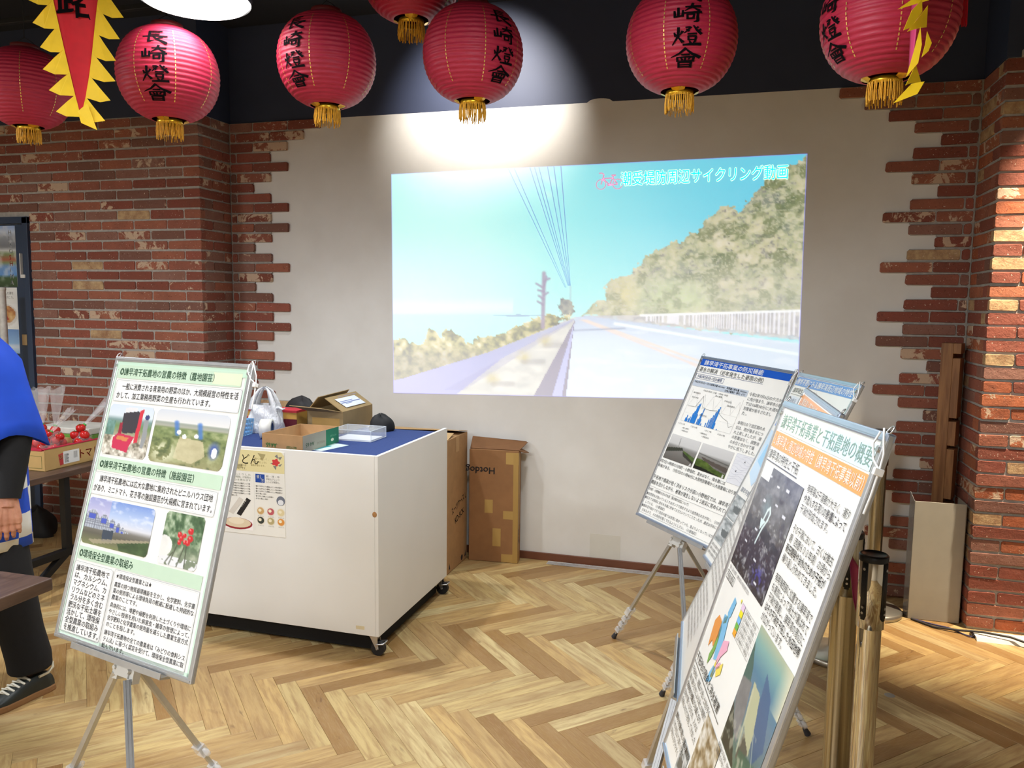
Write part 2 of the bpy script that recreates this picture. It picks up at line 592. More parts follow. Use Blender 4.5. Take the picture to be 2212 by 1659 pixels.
for x0, x1, z0, z1 in ((-0.90, -0.70, 0.05, 0.21),):
    MB().box(x0, x1, YW - 0.0012, YW, z0, z1).build('paint_patch', M_PATCH, wall_back)

uL = {1: .192, 2: .332, 3: .467, 4: .597, 5: .733}
nL = [5, 4, 3, 2, 3, 2, 1, 2, 3, 2, 3, 2, 1, 2, 3, 2, 1, 2, 3, 2, 3, 2, 1, 2, 3, 2, 1, 2, 3, 2, 3, 2, 1, 2, 3, 2, 1, 2, 3, 2, 3, 2]
nR = [5, 4, 3, 2, 1, 2, 3, 2, 1, 2, 3, 2, 1, 2, 3, 2, 1, 2, 3, 2, 3, 2, 1, 2, 3, 2, 1, 2, 3, 2, 1, 2, 3, 2, 1, 2, 3, 2, 1, 2, 3, 2]
mort = MB()
for seq, side in ((nL, 1), (nR, -1)):
    xc = (XL + 0.012) if side == 1 else (XR - 0.012)
    for k, n in enumerate(seq, 1):
        z = row_z(k); e = uL[n] - 0.014; odd = n % 2 == 1
        cuts = [0.0]
        p = 0.178 if odd else 0.038
        while p < e - 0.05: cuts.append(p); p += 0.278
        cuts.append(e)
        for a, b in zip(cuts[:-1], cuts[1:]):
            a2 = a if a == 0 else a + 0.008
            put_brick(wall_back, round(b - a2, 2), xc + side * (a2 + b) / 2, YW - 0.020, z, 0 if rng.random() < .5 else 0)
        mort.box(*sorted((xc - side * .01, xc + side * (e - 0.012))), YW - 0.013, YW + .001, z - 0.031, z + 0.031)
        if k < len(seq):
            e2 = min(e, uL[seq[k]] - 0.014)
            mort.box(*sorted((xc - side * .01, xc + side * (e2 - 0.004))), YW - 0.013, YW + .001, z - 0.04, z - 0.030)
mort.build('mortar', M_MORTAR, wall_back)

# left brick pillar (front face and its return) --------------------------
wall_left = MB().box(ROOM[0], XL - 0.008, YPL + 0.005, YW + .12, 0, ZB).build('wall_left', M_MORTAR)
struct(wall_left, 'red brick wall beside the blue door, left of the white panel', 'wall')
u2 = MB().box(ROOM[0], XL, YPL + .004, YW + .12, ZB, ZC).build('upper_panel', M_NAVY, wall_left); u2['label'] = 'dark navy painted wall above the bricks'
for k in range(1, 43):
    z = row_z(k); xlim = -6.2 if k <= 9 else -5.035
    p = XL; first = 0.132 if k % 2 == 0 else 0.27
    while p > xlim + .03:
        L = first; first = 0.27
        a = max(p - L, xlim)
        put_brick(wall_left, round(p - a, 3), (p + a) / 2, YPL, z)
        p = a - 0.008
ret = MB().box(XL - .03, XL - 0.007, YPL + .02, YW, 0, ZB).build('wall_left_return', M_MORTAR)
struct(ret, 'narrow shaded brick return between left pillar and white panel', 'wall')
for k in range(1, 43):
    z = row_z(k)
    sp = YPL + (0.135 if k % 2 == 1 else 0.25)
    for a, b in ((YPL + .028, sp - .004), (sp + .004, YW - 0.012)):
        o = put_brick(ret, round(b - a, 2), XL, 0, z, PI / 2); o.location = (XL + rng.uniform(-.002, .002), (a + b) / 2, z)

# right brick pillar ------------------------------------------------------
wall_right = MB().box(XR + 0.008, ROOM[1], YPR + 0.008, YW + .12, 0, ZB).build('wall_right', M_MORTAR)
struct(wall_right, 'spotlit red brick pillar at the right edge', 'wall')
MB().box(XR, XR + .10, YPR + .004, YW + .12, ZB, ZC).build('upper_panel', M_NAVY, wall_right)
MB().box(XR + .10, ROOM[1], YPR - .01, YW + .12, ZB + .03, ZC).build('upper_beam', plain((120, 98, 80), 0.7, name='beam_paint'), wall_right)
MB().box(XR + .065, ROOM[1], YPR - .035, YPR + .05, ZB, ZB + .03).build('ledge', plain((205, 196, 180), .6, name='ledge_paint'), wall_right)
for k in range(1, 43):
    z = row_z(k); p = XR; first = 0.132 if k % 2 == 0 else 0.27
    while p < 2.15:
        L = first; first = 0.27
        put_brick(wall_right, L, p + L / 2, YPR, z, 0, M_BRICK_R); p += L + .008
rr = MB().box(XR + .007, XR + 0.03, YPR + .02, YW, 0, ZB).build('wall_right_return', M_MORTAR)
struct(rr, 'narrow dark brick return beside the spotlit pillar', 'wall')
for k in range(1, 43):
    z = row_z(k); sp = YPR + (0.135 if k % 2 == 1 else 0.27)
    for a, b in ((YPR + .028, sp - .004), (sp + .004, YW - 0.012)):
        o = put_brick(rr, round(b - a, 2), XR, 0, z, -PI / 2, M_BRICK_R); o.location = (XR + rng.uniform(-.002, .002), (a + b) / 2, z)

# baseboard, ceiling, hall walls behind the camera -------------------------
bb = MB().box(XL + .01, XR - .01, YW - 0.014, YW, 0, 0.05, 0.003).build('baseboard_back', plain((112, 66, 44), .5, name='baseboard_wood', var=.15, scale=6))
struct(bb, 'thin brown wooden baseboard under the white panel', 'baseboard')
ceil = MB().box(ROOM[0], ROOM[1], ROOM[2], 5.1, ZC, ZC + .1).build('ceiling', M_CEIL)
struct(ceil, 'dark painted ceiling of the hall', 'ceiling')
w = MB().box(ROOM[0] - .1, ROOM[0], ROOM[2], 5.1, 0, ZC).build('wall_far_left', M_CREAM); struct(w, 'cream wall of the hall, far left', 'wall')
w = MB().box(ROOM[1], ROOM[1] + .1, ROOM[2], 5.1, 0, ZC).build('wall_far_right', M_CREAM); struct(w, 'cream wall of the hall, far right', 'wall')
w = MB().box(ROOM[0], ROOM[1], ROOM[2] - .1, ROOM[2], 0, ZC).build('wall_rear', M_CREAM); struct(w, 'cream wall of the hall behind the viewer', 'wall')

# blue steel door in the left wall ----------------------------------------
M_DOOR = plain((44, 60, 84), 0.45, name='blue_door_paint', var=.06, scale=4)
door = MB().box(-5.95, -5.085, YPL - .004, YPL + .03, 0.01, 2.232, .003).build('door_1', M_DOOR)
struct(door, 'dark blue steel door with travel posters', 'door')
fr = MB()
fr.box(-5.085, -5.036, YPL - .022, YPL + .03, 0, 2.283, .003).box(-6.0, -5.95, YPL - .022, YPL + .03, 0, 2.283, .003).box(-6.0, -5.036, YPL - .022, YPL + .03, 2.236, 2.285, .003)
fr.build('door_frame', M_DOOR, door)
M_STEEL = plain((200, 200, 200), .3, .9, name='brushed_steel', var=.08)
MB().box(-5.112, -5.106, YPL - .03, YPL - .004, 1.86, 2.02, .002).box(-5.112, -5.07, YPL - .03, YPL - .012, 1.84, 1.866, .003).build('door_hook', plain((222, 220, 214), .4), door)
MB().box(-5.128, -5.085, YPL - .026, YPL - .004, 1.345, 1.425, .002).build('lock_plate', plain((178, 150, 108), .4, .3), door)

# ------------------------------------------------------------------ print helpers (lettering, photographs)
_fc = bpy.data.curves.new('lettering', 'FONT'); _fc.resolution_u = 2
_fo = bpy.data.objects.new('lettering_source', _fc)
_tc = {}


def glyphs(body, bold=0.0):
    """flat outlines of a line of lettering; bold thickens the strokes with shifted copies"""
    key = (body, bold)
    if key not in _tc:
        _fc.body = body
        m = _fo.to_mesh()
        v0 = [(p.co.x, p.co.y) for p in m.vertices]; f0 = [tuple(p.vertices) for p in m.polygons]
        _fo.to_mesh_clear()
        if bold > 0.003:
            k = 8 if bold > .04 else 2
            sh = [(bold * math.cos(2 * PI * i / k + PI / 4), bold * math.sin(2 * PI * i / k + PI / 4)) for i in range(k)]
        else: sh = [(0, 0)]
        v, f = [], []
        for dx, dy in sh:
            b = len(v); v += [(x + dx, y + dy) for x, y in v0]; f += [tuple(i + b for i in q) for q in f0]
        _tc[key] = (v, f)
    return _tc[key]


class Print:
    """flat print on a sheet: local frame x right, y down from the sheet's top left corner, lifted off the sheet along the normal"""
    def __init__(s, org, ex, ey, en):
        s.o, s.ex, s.ey, s.en = Vector(org), Vector(ex), Vector(ey), Vector(en)   # ey points DOWN the sheet
        s.layers = {}

    def P(s, x, y, h): return s.o + s.ex * x + s.ey * y + s.en * h

    def mb(s, name, color, lift):
        k = (name, tuple(color), lift) if name not in ('lettering', 'packing_tape') else (name, tuple(color), lift, len(s.layers))
        if k not in s.layers: s.layers[k] = MB()
        return s.layers[k]

    def poly(s, pts, color, name='printed_area', lift=0.0006):
        s.mb(name, color, lift).add([s.P(x, y, lift) for x, y in pts], [tuple(range(len(pts)))[::-1]])

    def rect(s, x0, y0, x1, y1, color, name='printed_area', lift=0.0006):
        s.poly([(x0, y0), (x1, y0), (x1, y1), (x0, y1)], color, name, lift)

    def line(s, pts, w, color, name='printed_line', lift=0.0010):
        for a, b in zip(pts[:-1], pts[1:]):
            d = Vector((b[0] - a[0], b[1] - a[1]))
            if d.length < 1e-7: continue
            n = Vector((-d.y, d.x)).normalized() * (w / 2)
            s.poly([(a[0] + n.x, a[1] + n.y), (b[0] + n.x, b[1] + n.y), (b[0] - n.x, b[1] - n.y), (a[0] - n.x, a[1] - n.y)][::-1], color, name, lift)

    def frame(s, x0, y0, x1, y1, w, color, r=0.0, lift=0.0008):
        s.line(rounded(x0, y0, x1, y1, r) + [rounded(x0, y0, x1, y1, r)[0]], w, color, 'printed_line', lift)

    def text(s, body, x, y, size, color=(30, 30, 30), width=None, bold=0.0, lift=0.0012, rot=0.0, align='L'):
        """y is the top of the em box; width squeezes or stretches the line"""
        v, f = glyphs(body, bold)
        if not v: return
        xm = max(p[0] for p in v); sx = (width / xm) if width else size
        c, sn = math.cos(rot), math.sin(rot)
        pts = []
        for px, py in v:
            lx, ly = px * sx, (0.87 - py) * size
            if align == 'C': lx -= xm * sx / 2
            pts.append(s.P(x + lx * c - ly * sn, y + lx * sn + ly * c, lift))
        s.mb('lettering', color, lift).add(pts, f)

    def photo(s, x0, y0, x1, y1, fn, nx, ny, mat, parent, name='photograph', lift=0.0008, r=0.0):
        m = MB(); cs = []
        for j in range(ny + 1):
            for i in range(nx + 1):
                m.v.append(tuple(s.P(x0 + (x1 - x0) * i / nx, y0 + (y1 - y0) * j / ny, lift)))
        w, h = x1 - x0, y1 - y0
        for j in range(ny):
            for i in range(nx):
                if r > 0:
                    cx, cy = (i + .5) / nx * w, (j + .5) / ny * h
                    dx, dy = max(r - cx, cx - (w - r), 0), max(r - cy, cy - (h - r), 0)
                    if dx * dx + dy * dy > r * r: continue
                a = j * (nx + 1) + i
                m.f.append((a, a + nx + 1, a + nx + 2, a + 1)); m.sm.append(False)
        gx, gy = np.meshgrid(np.linspace(0, 1, nx + 1), np.linspace(0, 1, ny + 1))
        rgb = np.clip(fn(gx, gy), 0, 255)
        o = m.build(name, mat, parent)
        set_col(o.data, rgb.reshape(-1, 3))
        return o

    def finish(s, parent, rough=0.3, coat=0.25):
        for key, m in s.layers.items():
            name, color = key[0], key[1]
            m.build(name, plain(color, rough, 0, var=0.02, coat=coat), parent)


def set_col(me, rgb255, linear=False):
    x = np.asarray(rgb255, 'f')
    if not linear:
        x = x / 255.0
        x = np.where(x <= .04045, x / 12.92, ((x + .055) / 1.055) ** 2.4)
    a = me.color_attributes.new('Col', 'FLOAT_COLOR', 'POINT')
    a.data.foreach_set('color', np.concatenate([x, np.ones((len(x), 1))], 1).astype('f').ravel())


def rounded(x0, y0, x1, y1, r, n=4):
    if r <= 0: return [(x0, y0), (x1, y0), (x1, y1), (x0, y1)]
    out = []
    for cx, cy, a in ((x1 - r, y0 + r, -PI / 2), (x1 - r, y1 - r, 0), (x0 + r, y1 - r, PI / 2), (x0 + r, y0 + r, PI)):
        for i in range(n + 1): out.append((cx + r * math.cos(a + PI / 2 * i / n), cy + r * math.sin(a + PI / 2 * i / n)))
    return out


def vnoise(x, y, sx, sy, seed=0, octaves=3):
    """smooth value noise on arrays, 0..1"""
    out = 0; amp = 1.0; tot = 0
    for k in range(octaves):
        r = np.random.RandomState(seed + 17 * k); G = r.rand(256, 256)
        X, Y = x * sx * 2 ** k + 100, y * sy * 2 ** k + 100
        xi, yi = np.floor(X).astype(int), np.floor(Y).astype(int); fx, fy = X - xi, Y - yi
        fx, fy = fx * fx * (3 - 2 * fx), fy * fy * (3 - 2 * fy)
        g = lambda a, b: G[a % 256, b % 256]
        n = (g(xi, yi) * (1 - fx) + g(xi + 1, yi) * fx) * (1 - fy) + (g(xi, yi + 1) * (1 - fx) + g(xi + 1, yi + 1) * fx) * fy
        out = out + n * amp; tot += amp; amp *= .55
    return out / tot


def lay(img, mask, colr):
    """paint colour (rgb or array) where mask (0..1)"""
    c = np.asarray(colr, float)
    if c.ndim == 1: c = c[None, None, :]
    m = np.clip(mask, 0, 1)[..., None]
    return img * (1 - m) + c * m


def grad(t, stops):
    p = [a for a, _ in stops]
    return np.stack([np.interp(t, p, [c[i] for _, c in stops]) for i in range(3)], -1)


def inpoly(x, y, pts):
    r = np.zeros(x.shape, bool); n = len(pts)
    for i in range(n):
        (xa, ya), (xb, yb) = pts[i], pts[(i + 1) % n]
        if ya == yb: continue
        c = ((ya > y) != (yb > y)) & (x < (xb - xa) * (y - ya) / (yb - ya) + xa)
        r ^= c
    return r.astype(float)


def seg(x, y, a, b, w):
    """soft line mask"""
    ax, ay = a; bx, by = b
    t = np.clip(((x - ax) * (bx - ax) + (y - ay) * (by - ay)) / ((bx - ax) ** 2 + (by - ay) ** 2 + 1e-12), 0, 1)
    d = np.hypot(x - ax - t * (bx - ax), y - ay - t * (by - ay))
    return np.clip(1.5 - d / w, 0, 1)


# ------------------------------------------------------------------ the projector's picture, its light painted as a glowing sheet on the wall
def paint_road(s, t):
    X = s * 2150.0; Y = 58 + t * 1232.0          # working frame: vanishing point at (1040, 855)
    img = grad(np.clip(s + .10 * (1 - t), 0, 1), [(0, (186, 244, 238)), (.30, (182, 241, 237)), (.55, (160, 232, 236)), (.8, (142, 220, 236)), (1, (134, 214, 236))])
    img = lay(img, np.clip((Y - 350) / 520, 0, 1) * .55, (214, 250, 244))
    img = lay(img, np.clip(1 - np.hypot(X - 150, (Y - 700) * 1.2) / 800, 0, 1) * .45, (226, 252, 246))
    img = lay(img, np.clip(1 - np.abs(Y - 800) / 55, 0, 1) * (X < 700) * .7, (232, 246, 244))
    for cx, cy, w in ((900, 130, 60), (890, 205, 30)):
        img = lay(img, np.clip(1 - np.hypot((X - cx) / w, (Y - cy - (X - cx) * .5) / 30), 0, 1) * .5, (214, 250, 238))
    # sea
    img = lay(img, (Y > 838) * (X < 1000), grad(t, [(.63, (198, 246, 246)), (.8, (186, 240, 244))]))
    img = lay(img, ((np.abs(Y - 848) < 7 - 5 * np.abs(X - 730) / 120)), (172, 196, 220))
    # mast by the vanishing point
    img = lay(img, seg(X, Y, (1013, 690), (1013, 800), 3) * .6, (170, 180, 200))
    # hill on the right
    nz = vnoise(X, Y, 1 / 90., 1 / 70., 3, 4); nf = vnoise(X, Y, 1 / 22., 1 / 18., 9, 3)
    hill = [(1075, 845), (1100, 820), (1160, 775), (1200, 760), (1196, 690), (1240, 655), (1300, 645), (1345, 600), (1400, 550), (1470, 510), (1560, 470), (1640, 430), (1700, 360), (1760, 320), (1800, 296), (1850, 318), (1900, 255), (1960, 180), (2040, 130), (2120, 95), (2190, 60), (2190, 960), (1500, 900)]
    m = inpoly(X + (nf - .5) * 46, Y + (vnoise(X, Y, 1 / 25., 1 / 25., 21) - .5) * 60, hill)
    hc = grad(np.clip(nz * 1.5 - .25, 0, 1), [(0, (140, 150, 146)), (.3, (164, 174, 154)), (.55, (186, 192, 164)), (.8, (206, 204, 176)), (1, (224, 220, 202))])
    hc = lay(hc, np.clip((nf - .55) * 4, 0, .6), (222, 216, 190)); hc = lay(hc, np.clip((.40 - nf) * 5, 0, .6), (140, 144, 150))
    hc = lay(hc, np.clip(1 - np.hypot((X - 1540) / 260, (Y - 760) / 130), 0, 1) * 1.2 * (.4 + nf), (196, 216, 170))
    hc = lay(hc, np.clip(1 - np.hypot((X - 1290) / 110, (Y - 740) / 110), 0, 1) * 1.1, (214, 206, 158))
    hc = lay(hc, np.clip((vnoise(X, Y, 1 / 60., 1 / 50., 77, 3) - .52) * 5, 0, .7), (128, 142, 120)); hc = lay(hc, np.clip((vnoise(X, Y, 1 / 9., 1 / 8., 78, 2) - .55) * 4, 0, .5), (214, 212, 192)); hc = lay(hc, np.clip((Y - 520) / 500, 0, .35), (226, 226, 214))
    img = lay(img, m, hc)
    # small trees by the vanishing point
    img = lay(img, (np.hypot((X - 995) / 40, (Y - 806) / 46) + (nf - .5) * .9 < 1), grad(nf, [(0, (128, 140, 150)), (1, (206, 206, 190))]))
    # road, verge, lines
    img = lay(img, inpoly(X, Y, [(1040, 856), (1110, 850), (2190, 1000), (2190, 1400), (985, 1400), (1010, 1000)]), grad(np.clip((Y - 855) / 400, 0, 1), [(0, (196, 210, 230)), (.3, (214, 228, 242)), (1, (218, 232, 244))]))
    img = lay(img, np.clip((vnoise(X, Y, 1 / 160., 1 / 26., 5) - .56) * 3, 0, .35) * (Y > 900) * (X > 1040), (236, 244, 250))
    img = lay(img, seg(X, Y, (1060, 866), (1640, 1100), 6) * (Y > 870) * .7, (238, 218, 208))
    img = lay(img, seg(X, Y, (1066, 864), (1700, 1096), 6) * (Y > 870) * .7, (240, 222, 206))
    img = lay(img, seg(X, Y, (1640, 1100), (2190, 1325), 9) * .7, (238, 220, 210)); img = lay(img, seg(X, Y, (1700, 1096), (2190, 1290), 9) * .7, (238, 220, 210))
    img = lay(img, seg(X, Y, (1250, 893), (2190, 1056), 7) * .9, (238, 250, 246))
    img = lay(img, seg(X, Y, (1030, 930), (1300, 918), 5) * .6, (160, 172, 196))
    # wall, pavement edge and railing on the right
    img = lay(img, inpoly(X, Y, [(1110, 852), (1420, 848), (2190, 826), (2190, 982), (1700, 925), (1300, 880)]) * .8, grad(vnoise(X, Y, 1 / 30., 1 / 18., 8), [(0, (176, 178, 190)), (1, (236, 236, 236))]))
    bars = ((X / (8 + (X - 1400) / 45.0)) % 1.0 < .45) & (X > 1400)
    img = lay(img, bars * inpoly(X, Y, [(1380, 850), (2190, 826), (2190, 960), (1400, 880)]) * .75, (240, 242, 250))
    img = lay(img, seg(X, Y, (1380, 850), (2190, 828), 6) * .9, (246, 250, 252))
    # left verge: bushes, guard rail, gravel and the dark gutter
    img = lay(img, inpoly(X, Y, [(1040, 856), (1005, 1000), (960, 1400), (-60, 1400), (-60, 1240)]), grad(vnoise(X, Y, 1 / 70., 1 / 30., 12), [(0, (196, 200, 200)), (1, (232, 232, 226))]))
    bush = [(-60, 975), (60, 975), (110, 1000), (190, 1000), (215, 920), (245, 925), (290, 985), (310, 920), (360, 930), (410, 960), (440, 1010), (520, 960), (600, 965), (700, 915), (800, 870), (900, 850), (1030, 850), (700, 1020), (400, 1110), (-60, 1260)]
    mb = inpoly(X + (nf - .5) * 40, Y + (vnoise(X, Y, 1 / 20., 1 / 20., 31) - .5) * 44, bush)
    bc = grad(np.clip(vnoise(X, Y, 1 / 34., 1 / 28., 44, 3) * 1.6 - .3, 0, 1), [(0, (136, 142, 136)), (.35, (178, 180, 150)), (.65, (212, 206, 170)), (1, (236, 230, 206))])
    bc = lay(bc, np.clip((Y - 1010) / 160, 0, .5), (160, 160, 158))
    img = lay(img, mb, bc)
    img = lay(img, seg(X, Y, (870, 622), (866, 912), 11) * .9, (168, 162, 184))
    for a, b in (((868, 700), (828, 676)), ((870, 720), (838, 712)), ((870, 665), (900, 650)), ((868, 760), (842, 742)), ((866, 790), (836, 772)), ((872, 690), (884, 640)), ((870, 740), (892, 726))):
        img = lay(img, seg(X, Y, a, b, 6) * .8, (160, 156, 182))
    img = lay(img, inpoly(X, Y, [(1036, 864), (1028, 878), (640, 1085), (380, 1290), (-60, 1290), (-60, 1232), (60, 1205), (560, 1052)]), grad(np.clip(s * 2, 0, 1), [(0, (190, 192, 236)), (.5, (176, 182, 220)), (1, (190, 198, 218))]))
    img = lay(img, inpoly(X, Y, [(1036, 866), (1028, 884), (420, 1268), (300, 1268), (640, 1085)]) * .35, (160, 164, 200))
    img = lay(img, inpoly(X, Y, [(1040, 872), (1028, 960), (985, 1400), (760, 1400)]), (158, 158, 178))
    img = lay(img, inpoly(X, Y, [(1034, 890), (1026, 960), (965, 1340), (905, 1340)]), (190, 196, 232))
    for cx, cy in ((760, 1075), (880, 985), (590, 1200)):
        img = lay(img, np.clip(1.2 - np.hypot((X - cx) / 46, (Y - cy) / 40), 0, 1) * (.3 + nf), (206, 200, 172))
        img = lay(img, seg(X, Y, (cx, cy + 28), (cx + 110, cy + 24), 14) * .35, (150, 152, 160))
    return img


M_PROJ = vcol_mat('projected_light', 0.6, 0.0, 1.0, lin((218, 212, 203)))
# corners on the wall plane (X, Z), the throw is slightly keystoned
SQ = [(-2.309, 2.555), (0.323, 2.585), (-2.297, 1.072), (0.336, 1.135)]
NX, NY = 400, 228
pm = MB(); S, T = np.meshgrid(np.linspace(0, 1, NX + 1), np.linspace(0, 1, NY + 1))
PX = (SQ[0][0] * (1 - S) + SQ[1][0] * S) * (1 - T) + (SQ[2][0] * (1 - S) + SQ[3][0] * S) * T
PZ = (SQ[0][1] * (1 - S) + SQ[1][1] * S) * (1 - T) + (SQ[2][1] * (1 - S) + SQ[3][1] * S) * T
pm.v = [(float(a), YW - 0.002, float(b)) for a, b in zip(PX.ravel(), PZ.ravel())]
pm.f = [(j * (NX + 1) + i, (j + 1) * (NX + 1) + i, (j + 1) * (NX + 1) + i + 1, j * (NX + 1) + i + 1) for j in range(NY) for i in range(NX)]
pm.sm = [False] * len(pm.f)
proj = pm.build('projected_picture', M_PROJ)
tag(proj, 'projected video of a seaside road under blue sky on the white wall', 'projection')
AMB = np.array([0.23, 0.215, 0.195])


def srgb_to_lin(a):
    a = np.asarray(a, float) / 255.0
    return np.where(a <= .04045, a / 12.92, ((a + .055) / 1.055) ** 2.4)


_im = srgb_to_lin(paint_road(S, T)) - AMB
_edge = np.clip(np.minimum(np.minimum(S, 1 - S) * 2.2, np.minimum(T, 1 - T)) * 1.5 / .004, 0, 1)
_im = _im * _edge[..., None] + srgb_to_lin((110, 120, 225)) * (1 - _edge[..., None]) * .8
set_col(proj.data, np.clip(_im, 0, 4).reshape(-1, 3), True)


def emit_mat(name, c, sub=True):
    t = NT(name); f = t.noise(t.coords('Object'), 8, 1)
    e = srgb_to_lin(c) - (AMB if sub else 0)
    e = tuple(float(max(0, k)) for k in e)
    t.base(lin((218, 212, 203))); t.set(Roughness=.6)
    t.link(t.ramp(f, [(0.3, tuple(k * .95 for k in e)), (0.7, e)]), t.p.inputs['Emission Color'])
    t.p.inputs['Emission Strength'].default_value = 1.0
    return t.m


def on_screen(sx, ty):
    a = [SQ[0][i] * (1 - sx) + SQ[1][i] * sx for i in (0, 1)]; b = [SQ[2][i] * (1 - sx) + SQ[3][i] * sx for i in (0, 1)]
    return a[0] * (1 - ty) + b[0] * ty, a[1] * (1 - ty) + b[1] * ty


for bold, lift, cname, cc in ((0.055, .003, 'title_outline', (206, 255, 214)), (0.012, .0036, 'title_lettering', (84, 244, 226))):
    v, f = glyphs('潮受堤防周辺サイクリング動画', bold)
    mm = MB(); xm = 14.0
    pts = []
    for x, y in v:
        sx = .588 + (.963 - .588) * x / xm; ty = .035 + (0.9 - y) * .062
        X_, Z_ = on_screen(sx, ty); pts.append((X_, YW - lift, Z_))
    mm.add(pts, f)
    mm.build(cname, emit_mat(cname, cc), proj)
bk = MB()


def bk_line(pts, w, closed=False):
    q = pts + ([pts[0]] if closed else [])
    for (a, b), (c, d) in zip(q[:-1], q[1:]):
        n = Vector((-(d - b), c - a)); n = n.normalized() * w / 2 if n.length else n
        bk.add([(x, YW - .0034, z) for x, z in ((a + n.x, b + n.y), (c + n.x, d + n.y), (c - n.x, d - n.y), (a - n.x, b - n.y))], [(0, 1, 2, 3)])


bx, bz = on_screen(.562, .075)
for cx in (-.052, .052): bk_line([(bx + cx + .030 * math.cos(2 * PI * i / 18), bz - .018 + .030 * math.sin(2 * PI * i / 18)) for i in range(18)], .006, True)
bk_line([(bx - .052, bz - .018), (bx - .034, bz + .042), (bx - .048, bz + .052), (bx - .066, bz + .050)], .008)
bk_line([(bx - .040, bz + .018), (bx + .022, bz + .020), (bx + .052, bz - .018), (bx + .002, bz - .022), (bx + .026, bz + .034)], .008)
bk_line([(bx - .038, bz + .016), (bx + .002, bz - .022)], .008); bk_line([(bx + .012, bz + .036), (bx + .04, bz + .036)], .010); bk_line([(bx - .012, bz - .024), (bx + .016, bz - .020)], .012)
bk.build('bicycle_icon', emit_mat('bicycle_pink', (222, 168, 196)), proj)

wr = MB()
for x0, x1, yb in ((672, 985, 700), (705, 990, 700), (790, 1000, 690), (815, 1003, 690), (838, 1006, 690), (884, 1009, 690), (918, 1011, 690), (955, 1013, 690)):
    (ax_, az_), (bx_, bz_) = on_screen(x0 / 2150., .002), on_screen(x1 / 2150., (yb - 58) / 1232.)
    w_ = .0036; wr.add([(ax_ - w_, YW - .003, az_), (ax_ + w_, YW - .003, az_), (bx_ + w_ * .4, YW - .003, bz_), (bx_ - w_ * .4, YW - .003, bz_)], [(0, 1, 2, 3)])
o = wr.build('power_lines', emit_mat('wire_blue', (126, 166, 214)), proj); tag(o, kind='stuff')

# ------------------------------------------------------------------ exhibition boards on tripod easels
M_ALU = plain((196, 198, 200), 0.32, 0.75, name='anodised_aluminium', var=.05, scale=30)
M_ALU_BLUE = plain((182, 196, 218), 0.28, 0.7, name='bluish_frame_rail', var=.04)
M_SHEET = plain((240, 240, 236), 0.28, 0, name='poster_sheet', var=.015, coat=.35)
M_PHOTO = vcol_mat('printed_photo', 0.3, 0.35)
M_BACK = plain((226, 226, 224), .5, name='board_back')
M_CLEAR = glassy('clear_plastic', (.95, .97, 1.0), .38, .12)
M_TIE = plain((240, 240, 238), .4, name='white_nylon')
M_RUB = plain((52, 52, 56), .7, name='grey_rubber')
BW, BH = 0.613, 0.863


def board_axes(q):
    x, y, z, ya, ti, ro = q
    R = Vector((math.cos(ya), math.sin(ya), 0)); B = Vector((-math.sin(ya), math.cos(ya), 0))
    U = math.cos(ti) * Vector((0, 0, 1)) + math.sin(ti) * B
    R, U = math.cos(ro) * R + math.sin(ro) * U, -math.sin(ro) * R + math.cos(ro) * U
    return Vector((x, y, z)), R, U, R.cross(U)        # top left, right, up, normal (towards the viewer)


